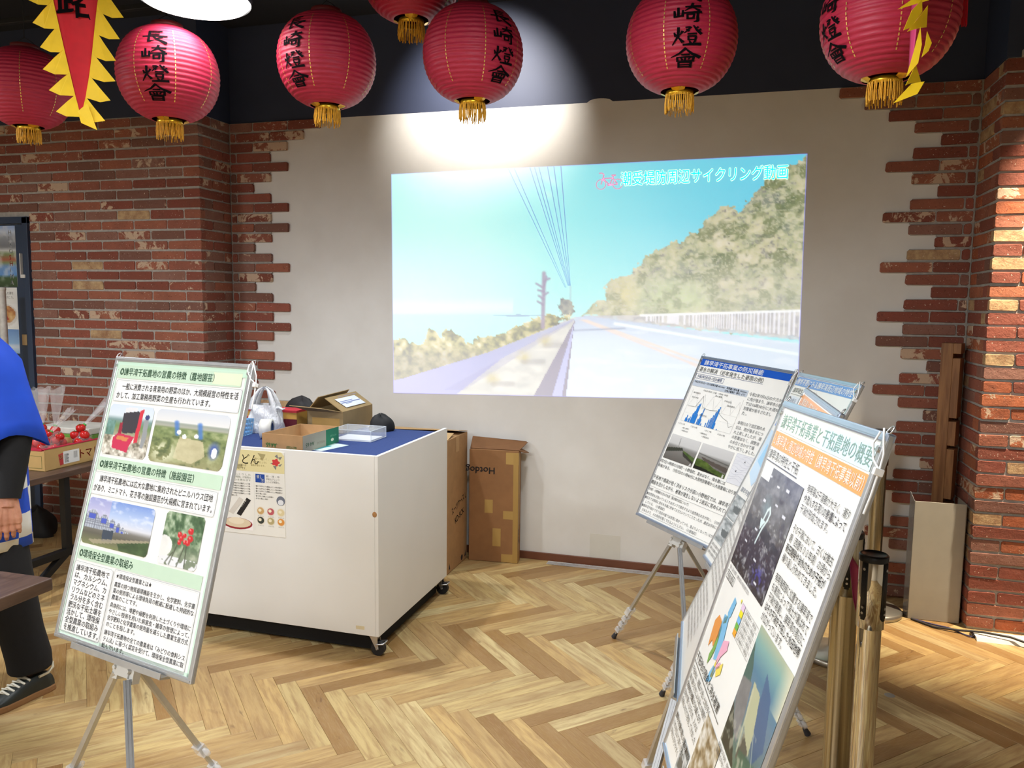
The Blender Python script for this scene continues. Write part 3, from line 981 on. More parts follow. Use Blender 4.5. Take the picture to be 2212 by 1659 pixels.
def make_board(q, label, rail_blue=True, ties=((1, 1),)):
    tl, R, U, N = board_axes(q)
    base = tl + R * BW / 2 - U * BH - N * .006
    t = thing('display_board', label, 'display board', base, group='framed display boards on easels')
    t.rotation_euler = Matrix((R, -N, U)).transposed().to_euler()      # local x = right, -y = front, z = up
    fw, fd = 0.016, 0.015
    W2 = BW / 2
    for name, b in (('frame_rail', (-W2, W2, BH - fw, BH)), ('frame_rail', (-W2, W2, 0, fw))):
        m = MB().box(b[0], b[1], -fd / 2, fd / 2, b[2], b[3], .003)
        m.box(b[0] + .004, b[1] - .004, -fd / 2 - .0016, -fd / 2 + .001, (b[2] + b[3]) / 2 - .002, (b[2] + b[3]) / 2 + .002)
        m.build(name, M_ALU_BLUE if rail_blue else M_ALU, t)
    for sx in (-1, 1):
        m = MB().box(*sorted((sx * W2, sx * (W2 - fw))), -fd / 2, fd / 2, fw * .6, BH - fw * .6, .003)
        m.box(*sorted((sx * (W2 + .0008), sx * (W2 - .002))), -.003, .003, .004, BH - .004)
        m.build('frame_rail', M_ALU, t)
    MB().box(-W2 + .006, W2 - .006, .002, .008, .006, BH - .006).build('back_panel', M_BACK, t)
    sheet = MB().box(-W2 + .010, W2 - .010, -.004, .002, .010, BH - .010).build('poster_sheet', M_SHEET, t)
    for sx in (-1, 1):
        k = MB()
        k.cyl((sx * (W2 - .012), -fd / 2 - .003, BH - .028), (sx * (W2 - .012), -fd / 2 + .002, BH - .028), .0055, n=10)
        k.tube([(sx * (W2 - .008) + .008 * math.cos(a), -.002 + .003 * math.sin(a), BH + .004 + .008 * math.sin(a)) for a in np.linspace(0, 2 * PI, 13)], .0014, 6)
        k.build('hanging_ring', M_STEEL, t)
    for sx, big in ties:
        k = MB(); x = sx * (W2 - .004)
        loop = [(x + sx * .004, -.012, BH - .002), (x + sx * .012, -.018, BH + .004), (x + sx * .020, -.016, BH - .012), (x + sx * .028, -.012, BH - .032), (x + sx * .033, -.012, BH - .055)]
        loop2 = [(x - sx * .002, -.016, BH - .002), (x + sx * .002, -.022, BH - .022), (x + sx * .018, -.020, BH - .044), (x + sx * .033, -.014, BH - .055)]
        for lp in (loop, loop2): k.tube(lp, .0018, 6)
        k.box(x + sx * .033 - .005, x + sx * .033 + .005, -.02, -.006, BH - .065, BH - .054, .001)
        if big: k.tube([(x + sx * .033, -.012, BH - .06), (x + sx * .036, -.012, BH - .095), (x + sx * .034, -.012, BH - .125)], .0020, 6)
        k.build('cable_tie', M_TIE, t)
    pr = Print((-W2, -.0045, BH), (1, 0, 0), (0, 0, -1), (0, -1, 0))
    return t, sheet, pr


def make_easel(q, label, hub_down=.03, feet=None, up=1.0):
    """tripod: hub under the lower edge of the board, three legs with clear plastic clamps and rubber feet, mast behind the board"""
    tl, R, U, N = board_axes(q)
    hub = tl + R * BW / 2 - U * (BH + hub_down) - N * .035
    t = thing('tripod_easel', label, 'easel', (hub.x, hub.y, 0), group='aluminium tripod easels')
    h = hub.z
    Rl, Nl, Ul = R, N, U
    mast = MB(); p0 = Vector((0, 0, h)); p1 = p0 + U * (BH * .99)
    mast.bar(p0, p1, .022, .016, N).build('mast', M_ALU, t)
    tray = MB(); c = p0 + U * .022 + N * .03
    tray.obox(c, R, N, U, .20, .016, .003).obox(c + N * .016 + U * .006, R, N, U, .20, .0015, .008)
    tray.build('board_rest', M_ALU, t)
    hb = MB(); hb.obox(p0 + U * .0 - N * .004, R, N, U, .030, .018, .020).obox(p0 - R * .034 + Vector((0, 0, -.012)), R, N, U, .012, .012, .022).obox(p0 + R * .034 + Vector((0, 0, -.012)), R, N, U, .012, .012, .022)
    for s_ in (-1, 1): hb.cyl(p0 + R * (s_ * .03) + N * .008, p0 + R * (s_ * .03) + N * .020, .006, n=10)
    hb.build('hub', plain((206, 206, 202), .35, .1, name='hub_plastic'), t)
    for fx, fy in feet:
        foot = Vector((fx - hub.x, fy - hub.y, 0.0)); d = (foot - p0)
        top = p0 + d.normalized() * .02 + Vector((foot.x, foot.y, 0)).normalized() * .028
        leg = MB(); knee = foot + (top - foot) * (.30 * up)
        leg.bar(top, knee, .020, .014); dn = (foot - top).normalized(); a = dn.cross(Vector((0, 0, 1))).normalized(); b = a.cross(dn)
        for k in (-1, 1): leg.obox((top + knee) / 2 + a * (k * .0045) + b * .0074, dn, a, b, (top - knee).length / 2, .0012, .0008)
        leg.bar(knee, foot + (top - foot) * .03, .014, .010)
        lo = leg.build('leg', M_ALU, t)
        j = MB()
        for f_, w_ in ((.30, .036), (.22, .026), (.16, .026), (.10, .024)):
            c_ = foot + (top - foot) * (f_ * up)
            j.obox(c_, dn, a, b, .020 if w_ > .03 else .011, w_ / 2, .013)
            e = c_ + a * (w_ / 2 + .004)
            j.tube([e - dn * .014, e - dn * .006 + a * .010, e + dn * .006 + a * .010, e + dn * .014], [.005, .009, .009, .004], 8)
        j.build('clamp', M_CLEAR, lo)
        MB().cyl(foot + (top - foot) * .055, foot + (top - foot) * .01 + Vector((0, 0, 0)), .009, .013, 12).build('rubber_foot', M_RUB, lo)
    return t


def feet_dir(hx, hy, r, a0):
    return [(hx + r * math.cos(math.radians(a0 + k)), hy + r * math.sin(math.radians(a0 + k))) for k in (0, 120, 240)]


QL = (-1.897, 2.038, 1.518, -0.232, 0.283, 0.007)
QA = (0.100, 1.882, 1.488, -1.389, 0.297, 0.043)
QE = (0.196, 2.568, 1.453, -1.521, 0.417, 0.006)
QD = (0.234, 3.414, 1.434, -1.325, 0.444, 0.022)
QC = (-0.189, 4.059, 1.452, -0.780, 0.420, -0.056)
INK = (38, 40, 44); GINK = (40, 84, 60); BLUEINK = (40, 70, 130)


# painters for the small photographs -------------------------------------------------
def ph_harvester(x, y):
    n = vnoise(x, y, 14, 12, 4, 3)
    im = grad(y, [(0, (206, 218, 234)), (.22, (214, 224, 232)), (.30, (120, 150, 150)), (.42, (110, 140, 90)), (.6, (168, 160, 140)), (1, (190, 184, 172))])
    im = lay(im, (y > .62) * np.clip((n - .45) * 4, 0, 1), (232, 228, 218)); im = lay(im, (y > .5) * np.clip((.42 - n) * 5, 0, 1), (104, 98, 84))
    im = lay(im, (x < .2) * (y > .33) * (y < .62), grad(n, [(0, (70, 110, 90)), (1, (130, 170, 170))]))
    im = lay(im, inpoly(x, y, [(.34, .16), (.66, .10), (.72, .14), (.70, .52), (.40, .56), (.33, .45)]), (58, 56, 66))
    im = lay(im, inpoly(x, y, [(.36, .05), (.62, .03), (.64, .10), (.36, .15)]), (222, 222, 226))
    im = lay(im, inpoly(x, y, [(.70, .08), (.78, .05), (.76, .7), (.68, .72)]), (206, 52, 72))
    im = lay(im, inpoly(x, y, [(.30, .36), (.36, .34), (.38, .6), (.30, .62)]), (150, 40, 62))
    im = lay(im, inpoly(x, y, [(.20, .66), (.30, .56), (.68, .60), (.60, .80), (.58, .92), (.22, .86)]), (198, 44, 84))
    im = lay(im, inpoly(x, y, [(.30, .61), (.56, .63), (.52, .71), (.28, .68)]), (206, 132, 84))
    im = lay(im, inpoly(x, y, [(.82, .26), (.92, .24), (.94, .60), (.90, .80), (.84, .80), (.84, .56)]), (148, 152, 156))
    im = lay(im, np.hypot((x - .88) / .05, (y - .20) / .05) < 1, (60, 66, 120))
    return im


def ph_field(x, y):
    n = vnoise(x, y, 12, 12, 7, 3)
    im = grad(y, [(0, (204, 210, 220)), (.22, (222, 222, 222)), (.24, (150, 160, 150)), (.30, (170, 170, 160)), (.34, (122, 140, 92)), (.6, (128, 140, 92)), (1, (150, 148, 108))])
    im = lay(im, (y > .34) * np.clip((n - .5) * 3, 0, .7), (178, 182, 140)); im = lay(im, (y > .34) * np.clip((.42 - n) * 4, 0, .7), (76, 92, 60))
    im = lay(im, inpoly(x, y, [(.38, .48), (.70, .52), (.76, .78), (.60, .95), (.34, .88), (.36, .66)]), grad(n, [(0, (172, 164, 128)), (1, (206, 200, 164))]))
    im = lay(im, np.clip(1 - np.hypot((x - .20) / .2, (y - .8) / .22), 0, 1) * (n > .5) * 2, (206, 208, 176))
    im = lay(im, np.clip(1.3 - np.hypot((x - .86) / .07, (y - .66) / .15), 0, 1), (66, 92, 176)); im = lay(im, np.hypot((x - .87) / .035, (y - .70) / .10) < 1, (244, 246, 250))
    for a, b in (((.30, .22), (.34, .44)), ((.62, .22), (.66, .46))): im = lay(im, seg(x, y, a, b, .03) * .8, (70, 120, 200))
    for a in ((.36, .40), (.44, .47), (.60, .44)): im = lay(im, np.hypot((x - a[0]) / .03, (y - a[1]) / .04) < 1, (250, 252, 252))
    return im


def ph_greenhouse(x, y):
    n = vnoise(x, y, 10, 10, 13, 3)
    im = grad(y, [(0, (120, 150, 214)), (.3, (176, 196, 232)), (.52, (214, 216, 226)), (.62, (120, 118, 112)), (.75, (92, 90, 80)), (1, (120, 128, 84))])
    im = lay(im, (x < .35) * (y < .5) * .4, (206, 176, 206)); im = lay(im, (y < .45) * np.clip((n - .5) * 3, 0, .6), (228, 232, 244))
    for k in range(9):
        cx = .10 + .30 * (1 - .72 ** k) / .28 * .62; w = .115 * .74 ** k; top = .26 + .06 * k if k < 6 else .58; bot = .66 - .008 * k
        m = ((np.abs(x - cx) < w) & (y > top + (np.abs(x - cx) / w) ** 2 * .16) & (y < bot)).astype(float)
        im = lay(im, m, (176, 184, 198)); g2 = ((np.abs(((x - cx) / w * 3) % 1.0 - .5) < .12) | (np.abs((y * 22) % 1 - .5) < .12)) * m
        im = lay(im, g2 * .7, (92, 96, 112)); im = lay(im, m * (np.abs(x - cx) < w * .45) * (np.abs(y - (top + .14)) < .05), (70, 90, 190))
    im = lay(im, inpoly(x, y, [(.30, .64), (.46, .62), (.46, .86), (.31, .88)]), (52, 66, 84)); im = lay(im, inpoly(x, y, [(.55, .86), (1, .68), (1, 1), (.6, 1)]), grad(n, [(0, (44, 66, 40)), (1, (82, 106, 66))]))
    im = lay(im, inpoly(x, y, [(.1, .9), (1, .66), (1, .7), (.2, .97)]) * .8, (168, 158, 134))
    return im


def ph_tomato(x, y):
    n = vnoise(x, y, 9, 9, 23, 3)
    im = grad(n, [(0, (36, 62, 40)), (.45, (74, 104, 72)), (.7, (150, 170, 140)), (1, (226, 232, 220))])
    im = lay(im, np.clip((y - .5) * 2, 0, .55), (176, 176, 160))
    im = lay(im, (np.hypot((x - .08) / .22, (y - .66) / .2) < 1) * .9, (238, 236, 236)); im = lay(im, (y > .82) * (n > .42), (222, 224, 228))
    for cx, cy, r in ((.44, .40, .06), (.50, .46, .06), (.56, .40, .055), (.70, .30, .07), (.72, .44, .07), (.68, .52, .06), (.46, .54, .05), (.60, .52, .05)):
        im = lay(im, np.hypot((x - cx) / r, (y - cy) / (r * .9)) < 1, (198, 34, 44)); im = lay(im, np.hypot((x - cx + .02) / .02, (y - cy + .02) / .02) < 1, (240, 120, 120))
    for a, b in (((.3, .98), (.42, .6)), ((.5, 1), (.6, .62)), ((.7, 1), (.66, .6)), ((.2, .95), (.34, .75))): im = lay(im, seg(x, y, a, b, .014) * .8, (70, 76, 60))
    return im


def ph_flood(seed):
    def f(x, y):
        n = vnoise(x, y, 8, 8, seed, 3)
        im = grad(y, [(0, (206, 206, 206)), (.35, (196, 196, 196)), (.42, (150, 150, 148)), (.5, (128, 126, 122)), (1, (96, 92, 88))])
        if seed == 51:
            im = lay(im, inpoly(x, y, [(0, .56), (.5, .42), (.56, .52), (.0, .74)]), (60, 62, 54)); im = lay(im, inpoly(x, y, [(.55, .5), (1, .66), (1, .86), (.6, .62)]), grad(n, [(0, (52, 72, 36)), (1, (98, 116, 62))]))
            im = lay(im, inpoly(x, y, [(.55, .56), (.62, .72), (1, .9), (1, .82), (.62, .6)]) * .8, (46, 44, 40)); im = lay(im, seg(x, y, (.34, .1), (.36, .42), .01) * .8, (120, 120, 120))
        else:
            im = lay(im, inpoly(x, y, [(0, .60), (.3, .62), (.6, .78), (1, .86), (1, 1), (0, 1)]), grad(n, [(0, (44, 60, 26)), (1, (104, 124, 56))]))
            im = lay(im, inpoly(x, y, [(.12, .5), (.5, .56), (1, .62), (1, .8), (.5, .70), (.2, .6)]), (86, 78, 72)); im = lay(im, seg(x, y, (0, .4), (1, .52), .02) * .6, (70, 70, 66))
            im = lay(im, inpoly(x, y, [(0, .86), (.4, .9), (.9, 1), (0, 1)]), (30, 32, 26))
        return im
    return f


def ph_satellite(x, y):
    n = vnoise(x, y, 9, 14, 61, 4); n2 = vnoise(x, y, 26, 36, 62, 3)
    im = grad(y, [(0, (86, 92, 112)), (.25, (84, 88, 98)), (.5, (78, 78, 84)), (.6, (46, 46, 66)), (.8, (34, 34, 58)), (1, (28, 28, 36))])
    im = lay(im, np.clip((n - .5) * 3.2, 0, .75), (136, 138, 146)); im = lay(im, np.clip((n2 - .58) * 5, 0, .7) * (y > .4), (176, 178, 178))
    im = lay(im, np.clip((.40 - n) * 4, 0, .8), (30, 32, 60)); im = lay(im, inpoly(x, y, [(0, .5), (.4, .46), (1, .56), (1, .66), (.5, .58), (0, .6)]) * np.clip((n2 - .3) * 4, 0, 1) * .8, (24, 34, 54))
    im = lay(im, np.clip(1 - np.hypot((x - .72) / .25, (y - .86) / .12), 0, 1) * (n2 > .5), (54, 54, 150))
    im = lay(im, np.clip(1 - np.hypot((x - .40) / .16, (y - .34) / .14), 0, 1) * .7, (120, 150, 160))
    a = [(.42, .66), (.46, .52), (.52, .42), (.53, .36), (.49, .32), (.45, .35), (.42, .46)]
    for p, q in zip(a[:-1], a[1:]): im = lay(im, seg(x, y, p, q, .014), (214, 234, 234))
    im = lay(im, inpoly(x, y, [(.36, .45), (.48, .45), (.41, .54)]), (206, 228, 230))
    im = lay(im, (x < .24) * (y < .14), (236, 238, 240))
    for cx, cy in ((.25, .08), (.5, .12), (.72, .10), (.3, .3), (.6, .26), (.82, .3), (.2, .72), (.55, .78), (.72, .92), (.34, .56)): im = lay(im, (np.abs(x - cx) < .035) * (np.abs(y - cy) < .010), (214, 216, 226))
    return im


def ph_bay(x, y):
    n = vnoise(x, y, 7, 9, 71, 4)
    im = grad(y, [(0, (170, 178, 150)), (.12, (120, 164, 160)), (.3, (70, 118, 146)), (.5, (96, 120, 140)), (1, (90, 112, 92))])
    im = lay(im, np.clip((x - .75) * 4, 0, 1) * (y < .35), (206, 204, 178)); im = lay(im, inpoly(x, y, [(.5, .2), (.75, .3), (.95, .6), (.8, .8), (.6, .6)]) * .7, (46, 78, 124))
    im = lay(im, inpoly(x, y, [(.30, .36), (.52, .38), (.66, .62), (.70, .78), (.56, .74), (.40, .66), (.34, .52)]), (176, 178, 144))
    im = lay(im, inpoly(x, y, [(0, .34), (.26, .40), (.34, .62), (.36, .84), (.2, .8), (0, .62)]), grad(n, [(0, (96, 96, 98)), (1, (150, 150, 150))])); im = lay(im, inpoly(x, y, [(0, .14), (.16, .30), (.22, .40), (0, .44)]), (54, 92, 86))
    im = lay(im, inpoly(x, y, [(.46, .70), (.68, .76), (.60, .92), (.46, .90)]), (86, 84, 72)); im = lay(im, inpoly(x, y, [(.5, .82), (.95, .74), (1, 1), (.5, 1)]) * .8, grad(n, [(0, (40, 74, 54)), (1, (90, 120, 96))]))
    im = lay(im, inpoly(x, y, [(0, .66), (.3, .86), (.5, 1), (0, 1)]), grad(n, [(0, (24, 28, 24)), (1, (64, 68, 54))])); im = lay(im, np.clip((n - .62) * 6, 0, .6) * (y > .6), (186, 184, 164))
    im = lay(im, seg(x, y, (.34, .42), (.44, .86), .016) * .8, (190, 190, 160)); im = lay(im, seg(x, y, (.66, .62), (.84, .80), .01) * .7, (170, 176, 160))
    return im


def ph_sepia(x, y):
    n = vnoise(x, y, 7, 9, 81, 4)
    return grad(np.clip(n * 1.5 - .2, 0, 1), [(0, (92, 74, 46)), (.4, (150, 132, 100)), (.7, (196, 188, 170)), (1, (228, 226, 218))])


def ph_grey(seed):
    def f(x, y):
        n = vnoise(x, y, 6, 9, seed, 3)
        im = grad(np.clip(n * 1.4 - .2, 0, 1), [(0, (96, 106, 110)), (.5, (166, 174, 178)), (1, (218, 222, 224))])
        return lay(im, inpoly(x, y, [(.1, .45), (.6, .35), (.75, .6), (.2, .7)]), (70, 82, 88))
    return f


# --- board on the left: farming on the reclaimed land ----------------------------------
bL, sL, P = make_board(QL, 'green and white farming poster board in front of the white counter', False, ((1, 1),))
GREEN = (196, 226, 206); GREEN2 = (194, 218, 196)
P.rect(.012, .012, .601, .040, GREEN); P.rect(.012, .04, .024, .85, (206, 232, 216)); P.rect(.590, .04, .601, .85, (206, 232, 216)); P.rect(.012, .838, .601, .851, (206, 232, 216))
for y0, y1 in ((.026, .068), (.316, .356), (.588, .626)): P.rect(.028, y0, .578, y1, GREEN2, lift=.0007)
P.rect(.46, .03, .578, .064, (214, 224, 196), lift=.0009)
P.text('◎諫早湾干拓農地の営農の特徴（露地園芸）', .036, .034, .026, GINK, .43, .014)
P.text('◎諫早湾干拓農地の営農の特徴（施設園芸）', .036, .324, .026, GINK, .43, .014)
P.text('◎環境保全型農業の取組み', .033, .595, .026, GINK, .255, .014)
for x0, y0, x1, y1, r in ((.030, .074, .588, .140, .008), (.024, .362, .572, .430, .008), (.020, .634, .208, .842, .012), (.214, .630, .578, .846, .004)):
    P.rect(x0, y0, x1, y1, (236, 236, 236), lift=.0006); P.frame(x0, y0, x1, y1, .0016, (186, 190, 192), r); P.frame(x0 + .004, y0 + .004, x1 - .004, y1 - .004, .0008, (206, 208, 208), r)
P.text('一般に消費される青果用の野菜のほか、大規模経営の特性を活', .062, .082, .0225, INK, .515, .010)
P.text('かして、加工業務用野菜の生産も行われています。', .042, .110, .0225, INK, .43, .010)
P.text('諫早湾干拓農地には広大な農地に集約されたビニルハウス団地', .052, .370, .0225, INK, .505, .010)
P.text('があり、ミニトマト、花き等の施設園芸が大規模に営まれています。', .032, .399, .0225, INK, .53, .010)
for i, s_ in enumerate(('諫早湾干拓農地で', 'は、カルシウム、', 'マグネシウム、カ', 'リウムなどのミネ', 'ラル分を多く含む', '肥沃な干拓土壌を', '活かして、環境保', '全型農業の取組み', 'を推進しています。')):
    P.text(s_, .034, .642 + i * .0216, .0205, INK, .0200 * len(s_) if i < 8 else .168, .010)
for y_, s_ in ((.638, '★環境保全型農業とは★'), (.662, '農業の持つ物質循環機能を生かし、化学肥料、化学農'), (.680, '薬の使用等による環境負荷の軽減に配慮した持続的な'), (.698, '農業のことです。'), (.720, '具体的には、堆肥や緑肥を利用した土づくりや環境に'), (.738, 'やさしい技術を用いた病害虫・雑草の管理によって、'), (.756, '化学肥料と化学農薬の使用量を減らした農業生産方式'), (.774, 'のことを指します。'), (.797, '諫早湾干拓農地の全ての農業者は「みどりの食料シス'), (.815, 'テム法」に基づく認定を受けて、環境保全型農業に取'), (.833, '組んでいます。')):
    P.text(s_, .224, y_, .0156, INK, .01445 * len(s_), .008)
P.photo(.028, .150, .238, .306, ph_harvester, 90, 66, M_PHOTO, sL, r=.016)
P.photo(.252, .150, .566, .306, ph_field, 120, 60, M_PHOTO, sL, r=.020)
P.photo(.026, .440, .336, .578, ph_greenhouse, 124, 56, M_PHOTO, sL, r=.016)
P.photo(.385, .436, .545, .582, ph_tomato, 66, 60, M_PHOTO, sL, r=.014)
P.finish(sL)
make_easel(QL, 'aluminium tripod easel carrying the green farming poster board', feet=[(-1.40, 1.50), (-1.53, 2.14), (-2.03, 1.78)], up=1.55)

# --- nearest board on the right: outline of the reclamation ----------------------------
bA, sA, P = make_board(QA, 'nearest right poster board with orange title band and satellite photographs', True, ((1, 1),))
P.rect(.024, .022, .590, .066, (224, 236, 222)); P.rect(.34, .022, .590, .066, (206, 230, 240), lift=.0007)
P.text('諫早湾干拓事業と干拓農地の概要', .036, .026, .036, (120, 150, 140), .55, -.008)
P.rect(.012, .070, .601, .106, (238, 158, 84)); P.text('１諫早湾と周辺地域の特性（諫早湾干拓事業以前）', .022, .074, .028, (255, 250, 240), .565, .010)
P.text('諫早湾の特性と干拓', .022, .110, .024, INK, .24, .0)
P.line([(.018, .138), (.268, .138)], .0022, (60, 70, 90))
P.photo(.022, .146, .330, .386, ph_satellite, 110, 120, M_PHOTO, sA, 'satellite_photograph')
for i, (s_, b_) in enumerate((('有明海は干満差が大きく、潮汐', 0), ('や流入する河川の影響によって', .012), ('干潟が形成されます。', 0), ('', 0), ('その干潟において、古くは推古', 0), ('朝（西暦６００年頃）の頃から、', 0), ('新田開発や治水のための干拓が', .014), ('繰り返し行われてきました。', 0), ('', 0), ('有明海西部に位置する諫早湾で', .0), ('も潮流によって潟土が運ばれて', 0), ('干潟が発達し、諫早湾の周辺に', 0), ('はその干潟を干拓した水田地帯', .012), ('が広がっています。', 0))):
    if s_: P.text(s_, .348, .132 + i * .0195, .0185, INK, .0166 * len(s_), b_)
P.frame(.026, .404, .104, .422, .0014, INK); P.text('干拓の歴史', .030, .406, .015, INK, .068)
P.text('提供：国土地理院　諫早湾周辺の衛星画像を加工', .030, .390, .009, (120, 120, 124), .20)
# coloured reclamation map and its legend
for pts, c_ in (([(.150, .430), (.172, .436), (.166, .470), (.150, .480), (.138, .470)], (120, 186, 226)), ([(.120, .480), (.158, .476), (.176, .520), (.172, .566), (.150, .574), (.138, .540), (.120, .520)], (120, 186, 226)),
                ([(.064, .516), (.084, .496), (.118, .500), (.128, .530), (.116, .560), (.094, .552), (.078, .574), (.070, .548)], (226, 150, 74)), ([(.118, .498), (.134, .510), (.142, .548), (.130, .580), (.116, .600), (.108, .580), (.120, .556)], (122, 172, 84)),
                ([(.176, .520), (.214, .506), (.222, .524), (.196, .548), (.184, .572), (.172, .566)], (232, 170, 196)), ([(.190, .576), (.226, .550), (.232, .572), (.206, .590)], (236, 214, 90)), ([(.168, .580), (.190, .578), (.182, .612), (.150, .626), (.156, .600)], (120, 186, 226)),
                ([(.126, .486), (.146, .474), (.150, .490), (.130, .500)], (150, 196, 130)), ([(.196, .420), (.206, .416), (.204, .428)], (232, 222, 90)), ([(.182, .574), (.206, .556), (.214, .566), (.190, .582)], (232, 170, 196)), ([(.172, .572), (.180, .56), (.186, .60), (.17, .606)], (226, 206, 70))):
    P.poly(pts, c_, 'map_area', .0008)
for i, c_ in enumerate(((224, 196, 226), (238, 226, 40), (120, 186, 236), (110, 180, 70), (240, 168, 40))):
    P.rect(.216, .420 + i * .0135, .240, .4335 + i * .0135, c_, 'map_area', .0008); P.text('江戸時代～明治', .246, .422 + i * .0135, .009, (90, 90, 90), .10)
for k in range(6): P.line([(.216, .420 + k * .0135), (.358, .420 + k * .0135)], .0007, (150, 150, 150))
P.line([(.216, .420), (.216, .4875), (.358, .4875), (.358, .420)], .0007, (150, 150, 150))
P.photo(.366, .408, .592, .640, ph_bay, 84, 90, M_PHOTO, sA, 'aerial_photograph')
P.text('諫早湾の干拓地　昭和６３年度に撮影された諫早湾', .366, .644, .010, (90, 90, 90), .22); P.text('背後の低平地に水田が広がっている（諫早湾干拓）', .366, .656, .010, (90, 90, 90), .22)
P.text('干拓地の宿命と洪水被害', .020, .606, .023, INK, .28, .008); P.line([(.012, .634), (.326, .634)], .002, (90, 90, 90))
for i, s_ in enumerate(('干拓地は、海面より低い土地が多く', '潮の満ち引きによる潟土の堆積で', '背後地の地盤よりも高くなり', '排水が悪くなるため、人々は', '長年にわたり苦労してきました', '', '諫早大水害の際にも海の潮位が', '川の水位より高くなると', '洪水になりやすく')):
    if s_: P.text(s_, .022, .642 + i * .0195, .0165, INK, .0145 * len(s_), .018 if i in (2, 6) else 0)
P.photo(.240, .652, .390, .790, ph_sepia, 50, 46, M_PHOTO, sA)
P.photo(.150, .760, .226, .845, ph_grey(91), 30, 30, M_PHOTO, sA)
P.finish(sA)
make_easel(QA, 'tripod easel carrying the nearest right poster board', feet=feet_dir(.07, 1.45, .38, 100))

# --- second board on the right (mostly hidden) ------------------------------------------
bE, sE, P = make_board(QE, 'second right poster board, mostly hidden behind the nearest one', True, ())
P.rect(.012, .020, .601, .062, (238, 158, 84)); P.text('１諫早湾と周辺地域の特性', .03, .026, .028, (255, 250, 240), .40, .012)
P.text('諫早湾干拓事業の経緯', .022, .072, .026, INK, .25, .01); P.line([(.016, .102), (.30, .102)], .002, (80, 80, 90))
for i in range(34):
    if i % 9 == 8: continue
    P.text('諫早湾は干潟の発達による排水不良や高潮と洪水の被害を受けてきました', .022, .120 + i * .0205, .014, (110, 110, 112), .28)
    if i < 15: P.text('昭和二十七年に長崎大干拓構想が計画され地域の歴史', .33, .120 + i * .0205, .014, (110, 110, 112), .25)
P.photo(.33, .46, .59, .66, ph_grey(93), 50, 44, M_PHOTO, sE)
P.frame(.05, .30, .16, .325, .0012, INK); P.finish(sE)
make_easel(QE, 'tripod easel behind the nearest right poster board', feet=[(-.285, 2.60), (.20, 2.36), (-.28, 1.92)])

# --- third board on the right: features of the plain -------------------------------------
bD, sD, P = make_board(QD, 'third right poster board with light blue title band, tied by white loops', True, ((1, 0), (-1, 0)))
P.rect(.012, .018, .601, .056, (96, 146, 214)); P.text('諫早平野にみる諫早湾周辺地域の特性', .024, .023, .029, (250, 252, 255), .56, .022)
P.text('諫早発生', .03, .064, .024, INK, .11, 0); P.text('した湛水', .18, .064, .024, INK, .11, 0); P.line([(.02, .094), (.30, .094)], .0016, (120, 120, 120))
P.rect(.026, .102, .14, .15, (222, 230, 240)); P.text('気象概況', .03, .110, .02, (150, 160, 176), .09)
P.poly([(.03, .20), (.20, .20), (.20, .24), (.03, .24)], (70, 120, 206)); P.poly([(.02, .26), (.16, .28), (.20, .40), (.12, .50), (.03, .46)], (196, 222, 244), 'map_area'); P.poly([(.06, .32), (.14, .34), (.13, .42), (.05, .40)], (150, 204, 240), 'map_area', .0008)
P.text('諫早平野に', .03, .52, .024, (110, 120, 140), .15)
for i in range(7): P.text('標高が低く排水不良の平野', .36, .12 + i * .022, .016, (120, 120, 124), .2)
P.photo(.02, .56, .30, .66, ph_grey(94), 50, 30, M_PHOTO, sD); P.photo(.02, .664, .30, .77, ph_grey(95), 50, 30, M_PHOTO, sD)
for i in range(3): P.text('諫早大水害時の浸水被害の状況', .026, .780 + i * .018, .014, (110, 110, 112), .2)
P.finish(sD)
make_easel(QD, 'tripod easel of the third right poster board', feet=[(-.275, 3.35), (.32, 3.20), (.0, 2.72)])

# --- far board on the right: flood protection ---------------------------------------------
bC, sC, P = make_board(QC, 'far poster board with blue title band and rain bar chart', True, ())
BL_ = (30, 88, 190)
P.rect(.014, .016, .600, .050, BL_); P.text('諫早湾干拓事業の防災機能', .040, .019, .028, (250, 252, 255), .395, .015)
P.text('湛水の解消（近年発生した豪雨の例）', .022, .056, .026, INK, .43, 0); P.line([(.016, .085), (.455, .085)], .0014, BLUEINK)
P.frame(.018, .096, .215, .120, .0014, BLUEINK); P.text('令和2年7月5日~7日の豪雨', .028, .099, .018, BLUEINK, .175, .008)
P.rect(.018, .128, .392, .160, (190, 200, 214)); P.text('令和2年7月5日～7日の総降水量 465.5mm・時間最大降水量 104.5mm', .024, .131, .0125, INK, .36, .012); P.text('（気象庁観測点「諫早」より）', .24, .145, .0125, INK, .14, .012)
for i, s_ in enumerate(('令和2年7月6日の夕方から次第', 'に雨が強まり、諫早市小野地区', 'では16時30分に大雨特', '別警報が発令されまし', 'た。', '', '本明川の下流区間の水', '位は、雨が強まるにつ', 'れ上昇しましたが、潮', 'の影響はなく、調整池', 'の水位と合わせて緩', 'やかに低下しました。')):
    if s_: P.text(s_, .402, .132 + i * .0235, .019, (110, 112, 116), .0168 * len(s_), -.002)
